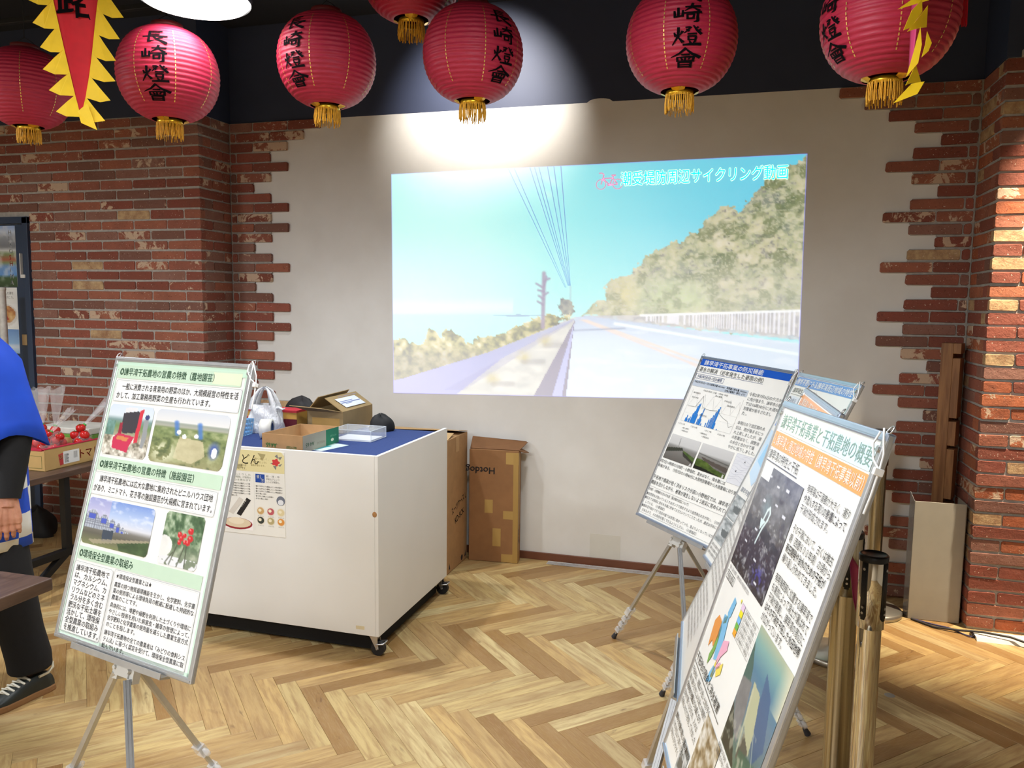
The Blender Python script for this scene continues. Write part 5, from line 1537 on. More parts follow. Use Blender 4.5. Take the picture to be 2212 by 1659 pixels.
tray = open_tray('copy_paper_box', 'open brown copy paper box bottom standing near the counter front', (-2.155, 3.545, ZT), -.04, .235, .335, .085, M_CARD)
P = Print((-.1175, -.1680, .085), (1, 0, 0), (0, 0, -1), (0, -1, 0)); G = (60, 120, 60)
P.text('A4', .085, .072, .030, G, .03, .03, .0006, PI); P.text('65', .050, .072, .030, G, .026, .03, .0006, PI); P.line([(.018, .050), (.095, .050)], .001, G); P.line([(.054, .05), (.054, .08)], .001, G); P.text('RECYCLED', .20, .070, .016, G, .058, .02, .0006, PI); P.text('PAPERLINE', .215, .086, .019, G, .075, .02, .0006, PI)
P.finish(tray, .8, 0)
P = Print((.1180, -.1675, .085), (0, 1, 0), (0, 0, -1), (1, 0, 0)); P.rect(.21, 0.001, .334, .084, (40, 128, 92), 'green_print', .0006); P.rect(.0, .001, .21, .084, (176, 170, 150), 'grey_print', .0005)
P.text('A4 65', .10, .066, .028, (60, 110, 70), .075, .02, .0008, PI); P.text('PAPERLINE', .20, .066, .018, (150, 140, 120), .075, 0, .0008, PI); P.text('RECYCLED', .31, .045, .012, (130, 190, 150), .06, 0, .0009, PI); P.poly(el(.27, .060, .014, .008), (220, 226, 196), 'leaf_mark', .0009); P.finish(tray, .8, 0)
for i, (x, y, a, z) in enumerate(((-2.15, 3.56, .25, .012), (-2.16, 3.53, -.06, .016))):
    s_ = MB().box(-.095, .095, -.135, .135, 0, .003).build('paper_sheets', plain((246, 246, 244), .5, name='white_paper', var=.01)); s_.location = (x, y, ZT + .0045 + i * .0035); s_.rotation_euler = (0, 0, a * .2)
    tag(s_, ('stack of white paper lying in the copy paper box, lower one', 'stack of white paper lying in the copy paper box, top one')[i], 'paper')
s_ = MB().box(-.05, .05, -.10, .10, 0, .0006).build('leaflet', plain((206, 226, 226), .4, name='leaflet_paper')); s_.location = (-2.01, 3.56, ZT); s_.rotation_euler = (0, 0, -.25)
tag(s_, 'pale blue leaflet on the felt beside the copy paper box', 'leaflet'); MB().box(-.045, .0, -.09, .03, .0006, .0009).build('printed_area', plain((70, 160, 170), .4), s_)

# clear acrylic case with papers
t = thing('acrylic_case', 'clear acrylic case upside down over papers on the blue felt', 'case', (-1.985, 3.850, ZT), 0)
M_ACR = glassy('clear_acrylic', (.93, .96, 1.0), .16, .03); w, d, h = .235, .185, .056
for b in ((-w / 2, w / 2, -d / 2, -d / 2 + .003, .0008, h), (-w / 2, w / 2, d / 2 - .003, d / 2, .0008, h), (-w / 2, -w / 2 + .003, -d / 2 + .0032, d / 2 - .0032, .0008, h), (w / 2 - .003, w / 2, -d / 2 + .0032, d / 2 - .0032, .0008, h)): MB().box(*b).build('pane', M_ACR, t)
MB().box(-w / 2, w / 2, -d / 2, d / 2, h, h + .003).build('top_pane', M_ACR, t)
ed = MB()
for x in (-w / 2, w / 2):
    for y in (-d / 2, d / 2): ed.cyl((x, y, .001), (x, y, h + .003), .0014, n=6)
for z in (.002, h + .003):
    for s_ in (-1, 1): ed.cyl((-w / 2, s_ * d / 2, z), (w / 2, s_ * d / 2, z), .0014, n=6); ed.cyl((s_ * w / 2, -d / 2, z), (s_ * w / 2, d / 2, z), .0014, n=6)
ed.build('polished_edge', glassy('acrylic_edge', (.9, .95, 1), .6, .05), t)
s_ = MB().box(-.105, .105, -.075, .075, 0, .006).build('paper_stack', plain((240, 242, 246), .5, name='white_paper2', var=.02)); s_.location = (-1.985, 3.85, ZT); tag(s_, 'white papers lying under the clear acrylic case', 'paper')

# carton with open flaps
t = thing('cardboard_carton', 'olive brown carton with roof-like open flaps at the back of the counter', 'carton', (-2.248, 4.135, ZT), 0)
w, d, h = .224, .37, .125
for b in ((-w / 2, w / 2, -d / 2, -d / 2 + .004), (-w / 2, w / 2, d / 2 - .004, d / 2), (-w / 2, -w / 2 + .004, -d / 2 + .0042, d / 2 - .0042), (w / 2 - .004, w / 2, -d / 2 + .0042, d / 2 - .0042)): MB().box(*b, 0, h).build('side', M_CARD2, t)
MB().box(-w / 2, w / 2, -d / 2, d / 2, .0005, .004).build('bottom', M_CARD2, t)
def flap(pts, nm='flap'): 
    f = MB(); f.add(pts, [(0, 1, 2, 3)]); o = f.build(nm, M_CARD2, t); o.modifiers.new('thickness', 'SOLIDIFY').thickness = .004; return o
fr_ = flap([(w / 2, -d / 2, h), (w / 2, d / 2, h), (.0, d / 2, h + .074), (.0, -d / 2, h + .074)])
flap([(-w / 2, d / 2, h), (-w / 2, -d / 2, h), (-.045, -d / 2, h + .078), (-.045, d / 2, h + .085)])
flap([(w / 2, -d / 2, h), (-w / 2, -d / 2, h), (-w / 2 - .06, -d / 2 - .09, h + .036), (w / 2 - .08, -d / 2 - .09, h + .028)])
dx, dz = -.112, .074
lb = MB(); q = lambda a, b: (w / 2 + dx * a, -d / 2 + d * b, h + dz * a + .006)
lb.add([q(.14, .20), q(.14, .84), q(.74, .80), q(.74, .16)], [(0, 1, 2, 3)]); lo = lb.build('shipping_label', plain((226, 230, 240), .5, name='label_paper'), t); lo.modifiers.new('thickness', 'SOLIDIFY').thickness = .001
lk = MB()
for a, b, c_, e in ((.4, .2, .44, .8), (.5, .2, .53, .6), (.8, .3, .82, .9), (.34, .3, .36, .5)): 
    r_ = [q(a, b), q(a, e), q(c_, e), q(c_, b)]; lk.add([(x, y, z + .0016) for x, y, z in r_], [(0, 1, 2, 3)])
lk.build('printed_line', plain((120, 130, 190), .5), lo)
MB().box(-w / 2 + .03, w / 2 - .02, -d / 2 - .0008, -d / 2, .03, .085).build('packing_tape', plain((190, 150, 84), .25), t)

# red and yellow fruit box behind the bag
t = thing('fruit_gift_box', 'red and yellow fruit box behind the white plastic bag', 'box', (-2.615, 3.995, ZT), .02)
MB().box(-.19, .19, -.06, .06, 0, .118, .001).build('body', plain((214, 164, 78), .6, name='yellow_carton', var=.05), t)
MB().box(-.191, .191, -.0615, .0615, .106, .1185).build('red_edge', plain((196, 46, 60), .6), t); MB().box(-.191, -.04, -.0615, -.059, .0, .072).build('red_print', plain((186, 40, 74), .6), t); MB().box(.0, .191, -.0618, -.059, .0, .068).build('dark_flap', plain((104, 26, 40), .7), t)
rg = MB()
for cx, cz, r_ in ((-.10, .035, .03), (-.06, .02, .02), (-.15, .05, .02)): rg.tube([(cx + r_ * math.cos(a), -.063, cz + r_ * math.sin(a)) for a in np.linspace(0, 2 * PI, 15)], .0014, 5)
rg.build('fruit_outline', plain((226, 170, 90), .5), t)

# thin white carrier bag with knotted handles
t = thing('plastic_bag', 'thin white plastic carrier bag with upright handles on the counter', 'bag', (-2.565, 3.855, ZT))
M_BAG = NT('white_film'); M_BAG.base((.92, .93, .95)); M_BAG.set(Roughness=.3, Alpha=.86); M_BAG.p.inputs['Subsurface Weight'].default_value = .0
M_BAG.bump(M_BAG.noise(M_BAG.coords('Object', (1, 1, .35)), 34, 4, .6, 1.0), .7, .02); _n = M_BAG.noise(M_BAG.coords('Object'), 12, 2); M_BAG.base(M_BAG.ramp(_n, [(.3, (.88, .89, .92)), (.7, (.95, .96, .97))])); M_BAG = M_BAG.m
m = MB(); rings = []; r = random.Random(8)
for j in range(13):
    z = .16 * j / 12; s_ = (1 - .28 * (j / 12) ** 2)
    rings.append([((.105 * s_ + .008 * math.sin(5 * a + j * .5) + r.uniform(-.003, .003)) * math.copysign(abs(math.cos(a)) ** .7, math.cos(a)), (.060 * s_ + .006 * math.sin(4 * a + j)) * math.copysign(abs(math.sin(a)) ** .7, math.sin(a)), z + .0005) for a in np.linspace(0, 2 * PI, 29)[:-1]])
m.loft(rings, True, True, cap0=True); m.build('body', M_BAG, t)
for yo in (-.025, .025):
    hd = MB(); path = [(-.085, yo, .13), (-.065, yo * .9, .19), (-.030, yo * .6, .245), (.0, yo * .3, .275 - abs(yo) * .6), (.028, yo * .6, .24), (.052, yo * .9, .185), (.068, yo, .13)]
    wd = [.046, .034, .020, .014, .020, .032, .044]
    hd.loft([[(x - w_ * .6, y - .004, z), (x, y - .010, z + .004), (x + w_ * .6, y - .004, z), (x, y + .004, z - .004)] for (x, y, z), w_ in zip(path, wd)], True, True); hd.build('handle', M_BAG, t)
for sx in (-1, 1): MB().tube([(sx * .07, -.02, .14), (sx * .10, -.03, .15), (sx * .135, -.045, .142), (sx * .15, -.05, .15)], [.010, .007, .005, .003], 6).build('film_ear', M_BAG, t)

# roll of tape, blue basket
t = thing('tape_roll', 'large white roll of tape lying on its side by the paper box', 'tape', (-2.455, 3.69, ZT + .052), 0, rot=(0, 0, .35))
m = MB(); n = 32
prof = [(.030, -.03), (.052, -.03), (.052, .03), (.030, .03), (.030, -.03)]
m.lathe(prof, n); o = m.build('tape', plain((232, 230, 222), .45, name='masking_tape', var=.03, scale=40), t); o.rotation_euler = (0, PI / 2, 0)
m = MB(); m.lathe([(.0275, -.03), (.0298, -.03), (.0298, .03), (.0275, .03), (.0275, -.03)], n); o = m.build('core', plain((64, 92, 136), .6), t); o.rotation_euler = (0, PI / 2, 0)
t = thing('plastic_basket', 'light blue slotted plastic basket on the counter behind the poster board', 'basket', (-2.70, 3.70, ZT), .05)
M_BSK = plain((142, 192, 232), .35, name='blue_plastic', var=.03)
m = MB(); m.box(-.10, .10, -.07, .07, 0, .003).build('bottom', M_BSK, t)
m = MB()
for z in (.006, .028, .05, .072): 
    k = 1 + z * 1.2; m.loft([[(x * k, y * k, z_) for x, y in ((-.10, -.07), (.10, -.07), (.10, .07), (-.10, .07))] for z_ in (z, z + .009 if z < .07 else z + .016)], True, False)
    m.loft([[(x * k * .97, y * k * .96, z_) for x, y in ((-.10, -.07), (.10, -.07), (.10, .07), (-.10, .07))] for z_ in (z, z + .009 if z < .07 else z + .016)], True, False)
for s_ in (-1, 1):
    for i in range(9): m.bar((-.095 + .19 * i / 8, s_ * .069, 0), ((-.095 + .19 * i / 8) * 1.1, s_ * .077, .085), .006, .003)
    for i in range(6): m.bar((s_ * .099, -.06 + .12 * i / 5, 0), (s_ * .110, (-.06 + .12 * i / 5) * 1.1, .085), .003, .006)
m.build('lattice', M_BSK, t)


def lumpy(name, label, cat, loc, rx, ry, rz, mat, seed):
    m = MB(); r = random.Random(seed); n, k = 18, 9
    ph = [r.uniform(0, 6) for _ in range(4)]
    rings = []
    for j in range(k + 1):
        t_ = j / k; z = rz * t_; s_ = max(.03, (1 - t_ ** 2.6) ** .5) * (.92 if t_ < .1 else 1)
        rings.append([(rx * s_ * (1 + .16 * math.sin(3 * a + ph[0] + z * 20) + .08 * math.sin(7 * a + ph[1])) * math.cos(a), ry * s_ * (1 + .16 * math.sin(2 * a + ph[2]) + .07 * math.sin(6 * a + ph[3])) * math.sin(a), z * (1 + .12 * math.sin(2 * a + ph[1]))) for a in np.linspace(0, 2 * PI, n + 1)[:-1]])
    m.loft(rings, True, True, cap0=True, cap1=True); o = m.build(name, mat); o.location = loc
    return tag(o, label, cat)


M_BLK = plain((24, 23, 25), .7, name='black_fabric', var=.2, scale=40)
lumpy('black_bag', 'black cloth bag slumped at the right end of the counter back', 'bag', (-1.985, 4.12, ZT), .07, .06, .095, M_BLK, 2)
lumpy('black_backpack', 'black rounded bag behind the white plastic bag', 'bag', (-2.50, 4.125, ZT), .115, .048, .165, M_BLK, 4)

# tall cartons between counter and wall
t = thing('suitcase_carton', 'tall brown suitcase carton wedged behind the counter', 'carton', (-2.02, 4.665, 0))
MB().box(-.31, .31, -.185, .185, .002, .855, .003).build('body', M_CARD, t)
fl_ = MB(); fl_.add([(-.30, -.18, .857), (.31, -.185, .857), (.29, -.02, .875), (-.28, -.02, .872)], [(0, 1, 2, 3)]).add([(-.30, .18, .857), (.31, .185, .857), (.31, .02, .885), (-.28, .02, .868)], [(0, 1, 2, 3)]); o = fl_.build('top_flap', M_CARDIN, t); o.modifiers.new('thickness', 'SOLIDIFY').thickness = .004
P = Print((.3105, -.185, .855), (0, 1, 0), (0, 0, -1), (1, 0, 0)); K_ = (40, 34, 36)
P.text('スーツケース L', .07, .445, .055, K_, .27, .02, .0006, -.22); P.text('KD-SCK', .13, .515, .055, K_, .17, .02, .0006, -.22); P.poly([(.03, .83), (.055, .83), (.042, .79)], K_, 'care_mark'); P.poly(el(.27, .82, .018, .018), K_, 'care_mark'); P.poly([(.32, .83), (.345, .83), (.345, .79)], K_, 'care_mark')
P.rect(.15, .0, .21, .10, (196, 158, 112), 'packing_tape', .0004); P.finish(t, .8, 0)
t = thing('hotdog_carton', 'brown carton lettered upside down, leaning at the wall beside the counter', 'carton', (-1.520, 4.862, 0), .085)
MB().box(-.165, .165, -.04, .04, .002, .748, .002).build('body', plain((150, 106, 66), .8, name='dark_cardboard', var=.07, scale=14), t)
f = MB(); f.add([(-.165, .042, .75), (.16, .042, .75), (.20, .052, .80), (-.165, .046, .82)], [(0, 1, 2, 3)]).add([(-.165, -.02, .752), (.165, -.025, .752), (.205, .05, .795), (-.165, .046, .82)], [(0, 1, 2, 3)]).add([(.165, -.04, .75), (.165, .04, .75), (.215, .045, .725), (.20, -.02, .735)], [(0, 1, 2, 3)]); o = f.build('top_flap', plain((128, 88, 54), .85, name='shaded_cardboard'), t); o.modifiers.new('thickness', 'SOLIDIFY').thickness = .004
P = Print((-.165, -.0402, .748), (1, 0, 0), (0, 0, -1), (0, -1, 0)); P.text('Hotdog', .175, .170, .062, (40, 34, 34), .20, .03, .0008, PI)
TP = (182, 146, 82)
for b in ((.105, .33, .16, .42), (.16, .52, .215, .64), (.245, .012, .33, .09), (.23, .40, .295, .455), (.22, .69, .30, .745)): P.rect(*b, TP, 'packing_tape', .0005)
P.rect(.295, .02, .329, .746, (176, 140, 76), 'packing_tape', .0006); P.finish(t, .5, 0)
P = Print((.1652, -.04, .748), (0, 1, 0), (0, 0, -1), (1, 0, 0)); P.rect(0, .01, .04, .745, (180, 142, 80), 'packing_tape', .0004); P.frame(.03, .50, .075, .62, .003, (40, 34, 34)); P.text('取扱注意', .04, .52, .03, (40, 34, 34), .09, .02, .0008, PI / 2); P.finish(t, .5, 0)
# clear plastic strip on the floor along the skirting
s_ = MB().box(-.62, .62, -.03, .03, 0, .006, .002).build('floor_strip', glassy('clear_strip', (.92, .92, .92), .35, .15)); s_.location = (-.55, 4.915, 0.0); tag(s_, 'clear plastic strip lying along the skirting under the white wall', 'strip')

# ------------------------------------------------------------------ right side: barrier posts, timber, grey panel, cables
M_BRUSH = NT('brushed_pole'); _c = M_BRUSH.coords('Object', (40, 40, .6)); M_BRUSH.base(M_BRUSH.ramp(M_BRUSH.noise(_c, 3, 2), [(.3, lin((150, 138, 112))), (.7, lin((196, 186, 160)))])); M_BRUSH.set(Metallic=1.0, Roughness=.22); M_BRUSH = M_BRUSH.m
M_CHROME = NT('polished_pole'); _c = M_CHROME.coords('Object'); M_CHROME.base(M_CHROME.ramp(M_CHROME.noise(_c, 4, 1), [(.3, lin((206, 200, 184))), (.7, lin((222, 216, 202)))])); M_CHROME.set(Metallic=1.0, Roughness=.06); M_CHROME = M_CHROME.m
M_BPL = plain((22, 22, 24), .4, name='black_plastic')


def stanchion(label, loc, r, Hh, polished, rz=0.0):
    t = thing('barrier_post', label, 'barrier post', loc, rz, 'belt barrier posts'); mt = M_CHROME if polished else M_BRUSH
    MB().lathe([(.0005, 0), (.155, 0), (.160, .004), (.160, .024), (.150, .032), (.06, .042), (r + .004, .05), (r, .052)], 40).build('base', plain((176, 170, 158), .3, .85, name='steel_base'), t)
    MB().cyl((0, 0, .045), (0, 0, Hh - .19), r, n=32).build('pole', mt, t)
    hr = r + .0055
    hd = MB(); hd.lathe([(r, Hh - .195), (hr, Hh - .193), (hr, Hh - .012), (hr - .003, Hh - .008), (.0005, Hh - .008)], 36); hd.build('head', mt, t)
    MB().lathe([(hr + .001, Hh - .018), (hr + .002, Hh - .004), (hr - .002, Hh), (hr - .006, Hh - .003), (.0005, Hh - .004)], 36).build('cap', M_BPL, t)
    for k in range(4):
        a = k * PI / 2 + .5; s_ = MB(); w = .42
        for i in range(6):
            a0, a1 = a - w / 2 + w * i / 6, a - w / 2 + w * (i + 1) / 6; R_ = hr + .0025
            s_.add([(R_ * math.cos(b), R_ * math.sin(b), z) for z in (Hh - .168 + (.006 if i in (0, 5) else 0), Hh - .018) for b in (a0, a1)], [(0, 1, 3, 2)], True)
        o = s_.build('belt_slot', M_BPL, t); o.modifiers.new('thickness', 'SOLIDIFY').thickness = .003
        for z in (Hh - .150, Hh - .135, Hh - .035):
            R_ = hr + .003; s2 = MB().cyl((R_ * math.cos(a), R_ * math.sin(a), z), ((R_ + .0015) * math.cos(a), (R_ + .0015) * math.sin(a), z), .0035, n=10); s2.build('screw', M_STEEL, o)
    return t


stanchion('polished barrier post with black cap nearest the right poster board', (.349, 2.15, 0), .0288, 1.073, True, .35)
p2 = stanchion('brushed barrier post with pink belt beside the polished one', (.332, 2.50, 0), .038, 1.035, False, 1.0)
stanchion('brushed barrier post standing farthest back by the brick quoins', (.758, 4.67, 0), .038, 1.035, False, .2)
stanchion('barrier post behind the right boards, only its round base showing', (.505, 4.00, 0), .038, 1.035, False, .6)
b_ = MB(); rings = []
for k in range(9):
    a = k / 8; x = .018 - .040 * a; y = -.040 - .275 * a
    rings.append([(x - .022 * (1 - a), y, .985 - .05 * a), (x + .016, y, .925 - .05 * a)])
b_.loft(rings, False); o = b_.build('belt', plain((200, 36, 112), .6, name='pink_belt'), p2); o.modifiers.new('thickness', 'SOLIDIFY').thickness = .0015
o.rotation_euler = (0, 0, -1.0)

t = thing('notched_timber', 'notched brown timber post leaning in the right brick corner', 'timber', (1.125, 4.865, 0), -.42)
def wood(name, a, b):
    t_ = NT(name); c_ = t_.coords('Object', (14, 14, 1.0)); t_.base(t_.ramp(t_.noise(c_, 3, 4, .6, .4), [(.3, lin(a)), (.7, lin(b))])); t_.set(Roughness=.6); t_.bump(t_.noise(t_.coords('Object', (60, 60, 1.5)), 3, 3), .25, .003); return t_.m
M_TIM = wood('timber_grain', (118, 76, 44), (166, 118, 72))
MB().box(-.048, .012, -.048, .048, 0, 1.512, .002).build('heart', M_TIM, t)
zz = [0, .30, .325, .62, .645, .925, .945, 1.08, 1.10, 1.43, 1.455, 1.512]
for a, b in zip(zz[0::2], zz[1::2]): MB().box(.0122, .050, -.048, .048, a, b, .002).build('tooth', M_TIM, t)

t = thing('grey_panel_stand', 'grey folded panel stand before the notched timber', 'panel', (.94, 4.635, 0))
MB().box(0, .25, 0, .004, .002, .66, .001).build('front_panel', plain((168, 162, 148), .55, name='grey_board', var=.03), t)
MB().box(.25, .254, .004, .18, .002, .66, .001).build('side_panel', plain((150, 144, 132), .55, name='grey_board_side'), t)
sm = MB(); sm.add([(0, .002, .002), (-.012, .06, .002), (-.012, .06, .70), (0, .002, .66)], [(0, 1, 2, 3)]); o = sm.build('smoked_panel', glassy('smoked_film', (.22, .21, .20), .62, .1), t); o.modifiers.new('thickness', 'SOLIDIFY').thickness = .003

cb_ = MB(); cb_.tube([(.955, 4.62, .006), (1.05, 4.53, .007), (1.16, 4.50, .016), (1.26, 4.47, .032), (1.38, 4.43, .036), (1.50, 4.37, .02), (1.75, 4.25, .006), (2.3, 4.1, .006)], .006, 8); c1 = cb_.build('black_cable', plain((44, 40, 38), .5, name='cable_rubber')); tag(c1, 'thick dark cable snaking over the floor to the right edge', 'cable')
cb_ = MB(); cb_.tube([(.96, 4.63, .004), (1.06, 4.575, .004), (1.13, 4.55, .004), (1.165, 4.50, .004), (1.20, 4.455, .006), (1.232, 4.452, .010)], .0035, 8); c2 = cb_.build('thin_cable', plain((58, 54, 96), .45, name='thin_cable')); tag(c2, 'thin bluish cable beside the thick dark one', 'cable')
t = thing('cable_raceway', 'white plastic cable raceway at the foot of the brick pillar', 'raceway', (1.225, 4.49, 0))
rw = MB(); rw.loft([[(x, y, z) for y, z in ((-.075, 0), (-.062, .016), (.03, .018), (.045, 0))] for x in (0, .9)], True, False, True, True); rw.build('body', plain((226, 220, 204), .45, name='raceway_plastic'), t); MB().box(-.012, .004, -.04, .02, .002, .016, .002).build('end_cap', M_BPL, t)
s_ = MB().lathe([(.0005, .0008), (.021, .0008), (.022, .0004), (.022, 0)], 24).build('floor_sticker', plain((160, 160, 156), .5)); s_.location = (.691, 3.657, .0003); tag(s_, 'small round grey sticker on the dark floor at right', 'sticker')

# ------------------------------------------------------------------ left side: tomato stall, small table, door posters
M_TABLE = wood('dark_table_wood', (84, 62, 50), (124, 94, 76)); M_BFR = plain((26, 26, 28), .5, .3, name='black_steel_frame')


def wood_x(name, a, b):
    t_ = NT(name); c_ = t_.coords('Object', (14, 1.2, 14)); t_.base(t_.ramp(t_.noise(c_, 3, 4, .6, .5), [(.3, lin(a)), (.7, lin(b))])); t_.set(Roughness=.45); return t_.m


M_TOP = wood_x('walnut_laminate', (70, 52, 44), (104, 80, 66))
t = thing('stall_table', 'dark wood table with black steel frame holding the tomatoes', 'table', (-4.30, 3.72, 0))
MB().box(-.62, .62, -.60, .52, .675, .71, .003).build('table_top', M_TOP, t)
for sx in (-1, 1):
    x = sx * .575; g_ = MB()
    g_.box(x - .02, x + .02, -.17, -.13, .25, .675, .002); g_.build('leg', M_BFR, t)
    MB().box(x - .02, x + .02, -.52, .46, .21, .25, .002).build('stretcher', M_BFR, t)
    for y0, y1 in ((-.15, -.50), (-.15, .30)): MB().bar((x, y0, .23), (x, y1, .012), .036, .036).build('foot_brace', M_BFR, t)
t = thing('tomato_carton', 'open tomato carton with red edge and barcode label on the stall table', 'carton', (-4.02, 3.70, .7102))
M_TC = plain((200, 164, 104), .7, name='tomato_carton_board', var=.04); RE = plain((196, 40, 70), .6, name='red_print')
for b in ((-.24, .24, -.205, -.199, 0, .118), (-.24, .24, .205, .211, 0, .118), (-.24, -.234, -.1985, .2045, 0, .125), (.234, .24, -.1985, .2045, 0, .125)): MB().box(*b, .001).build('side', M_TC, t)
MB().box(-.24, .24, -.205, .211, .0, .004).build('bottom', M_TC, t); MB().box(.226, .242, -.204, .21, .1255, .131).build('red_edge', RE, t); MB().box(-.24, .225, -.208, -.194, .1185, .130).build('red_edge', RE, t)
P = Print((.2402, -.205, .125), (0, 1, 0), (0, 0, -1), (1, 0, 0)); P.rect(.13, .030, .245, .105, (244, 244, 240), 'barcode_label', .0006); P.poly([(.095, .042), (.132, .036), (.132, .105), (.105, .108)], (196, 60, 60), 'stamp', .0004); P.text('長', .10, .045, .03, (224, 190, 130), None, .01, .0008)
for k in range(7): P.rect(.138 + k * .004, .045, .140 + k * .004, .098, (120, 120, 120), 'barcode', .001); P.rect(.205 + k * .004, .040, .2065 + k * .004, .08, (130, 130, 130), 'barcode', .001)
P.text('7 1 /', .172, .045, .02, (60, 60, 60), .05, 0, .001, PI / 2); P.text('トマト', .235, .034, .062, (196, 50, 44), .155, .012, .0008); P.finish(t, .6, 0)
P = Print((-.24, -.2052, .118), (1, 0, 0), (0, 0, -1), (0, -1, 0)); P.frame(.34, .03, .46, .10, .002, (110, 120, 60)); P.finish(t, .6, 0)

M_TOM = NT('tomato_skin'); M_TOM.base(M_TOM.ramp(M_TOM.noise(M_TOM.coords('Object', offset_random=True), 14, 2), [(.3, lin((190, 26, 30))), (.7, lin((216, 52, 44)))])); M_TOM.set(Roughness=.18); M_TOM = M_TOM.m
M_FILM = glassy('clear_film', (.96, .95, .95), .13, .12)
M_FILM2 = glassy('gathered_film', (.93, .92, .92), .26, .15)
tm = MB().lathe([(.0005, -.026), (.012, -.025), (.024, -.014), (.0285, .002), (.025, .016), (.014, .0235), (.004, .021), (.0005, .0205)], 14).mesh('tomato'); tm.materials.append(M_TOM)
sm_ = MB()
for k in range(5): a = 2 * PI * k / 5; sm_.add([(0, 0, .0215), (.012 * math.cos(a - .2), .012 * math.sin(a - .2), .0245), (.016 * math.cos(a), .016 * math.sin(a), .023), (.012 * math.cos(a + .2), .012 * math.sin(a + .2), .0245)], [(0, 1, 2, 3)])
sm_.cyl((0, 0, .02), (.002, 0, .030), .0018, n=5); stem_me = sm_.mesh('stem'); stem_me.materials.append(plain((70, 120, 50), .6, name='tomato_stem'))
BAGS = [((-4.05, 3.74), (0.02, .0, 1.0), .40, 'bag of tomatoes with tall upright film neck, left of two', .058), ((-3.93, 3.72), (.10, .02, 1.0), .42, 'bag of tomatoes with tall upright film neck, right of two', .058), ((-3.86, 3.60), (.55, .35, .75), .32, 'bag of tomatoes in front with slanting film neck', .056), ((-3.85, 3.83), (.15, .75, .62), .40, 'bag of tomatoes with long shiny film tail towards the board', .056)]
for bi, ((bx_, by_), dr, ln, lab, rr_) in enumerate(BAGS):
    base_z = .8005
    t = thing('tomato_bag', lab, 'bag', (bx_, by_, base_z), bi * .7, 'film bags of tomatoes')
    r = random.Random(40 + bi); hh = (.135, .135, .12, .125)[bi]; n = 20
    d = Vector(dr).normalized(); d = Matrix.Rotation(-bi * .7, 3, 'Z') @ d
    rings = []
    for j in range(9):
        s_ = (.75, .98, 1.0, .98, .88, .7, .48, .28, .14)[j]; z = hh * j / 8
        c_ = d * (z * .25); c_.z = z
        rings.append([(c_.x + rr_ * s_ * (1 + .06 * math.sin(5 * a + j)) * math.cos(a), c_.y + rr_ * s_ * (1 + .06 * math.sin(4 * a + j * 2)) * math.sin(a), c_.z) for a in np.linspace(0, 2 * PI, n + 1)[:-1]])
    MB().loft(rings, True, True, cap0=True).build('film', M_FILM, t)
    k0 = d * (hh * .25); k0.z = hh
    a1 = d.orthogonal().normalized(); a2 = d.cross(a1)
    rings = []
    for j in range(8):
        u = j / 7; R1, R2 = .008 + .040 * u ** .8, .008 + .012 * u
        rings.append([k0 + d * (ln * .55 * u + .012 * math.sin(3 * a) * u * u) + a1 * (R1 * math.cos(a) * (1 + .15 * math.sin(6 * a + bi))) + a2 * (R2 * math.sin(a) * (1 + .2 * math.sin(5 * a))) for a in np.linspace(0, 2 * PI, n + 1)[:-1]])
    MB().loft(rings, True, True).build('neck', M_FILM2, t)
    MB().cyl(k0 - d * .004, k0 + d * .006, .0105, n=10).build('green_tie', plain((60, 180, 70), .5, name='green_tie'), t)
    for k in range(7):                                   # tomatoes seen through the film
        a = 2 * PI * k / 3 + bi + (k // 3); rad = .0325 if k < 6 else 0
        zt_ = .028 + .040 * (k // 3)
        o = bpy.data.objects.new('tomato', tm); col.objects.link(o)
        o.location = (bx_ + rad * math.cos(a), by_ + rad * math.sin(a), base_z + zt_); o.rotation_euler = (r.uniform(-.5, .5), r.uniform(-.5, .5), a)
        tag(o, ('red tomato inside the left upright film bag', 'red tomato inside the right upright film bag', 'red tomato inside the front slanting film bag', 'red tomato inside the film bag with the long shiny tail')[bi], 'tomato', ('tomatoes in the left upright bag', 'tomatoes in the right upright bag', 'tomatoes in the slanting bag', 'tomatoes in the long-tailed bag')[bi])
        s2 = bpy.data.objects.new('stem', stem_me); col.objects.link(s2); s2.parent = o
ins = MB().box(-4.22, -3.80, 3.52, 3.895, .715, .80, .004).build('packing_tray', plain((188, 60, 70), .5)); tag(ins, 'shallow red packing tray inside the tomato carton under the film bags', 'tray')
t = thing('lidded_box', 'white lidded green box behind the tomato bags', 'box', (-4.12, 4.08, .7102)); MB().box(-.20, .20, -.12, .12, 0, .13, .004).build('body', plain((120, 170, 70), .6), t); MB().box(-.205, .205, -.125, .125, .1302, .17, .006).build('lid', plain((226, 226, 216), .5), t)
s_ = lumpy('white_cloth', 'crumpled white cloth on the stall table edge by the carton', 'cloth', (-3.725, 3.86, .7102), .045, .07, .03, plain((226, 228, 216), .8, name='cotton'), 6)
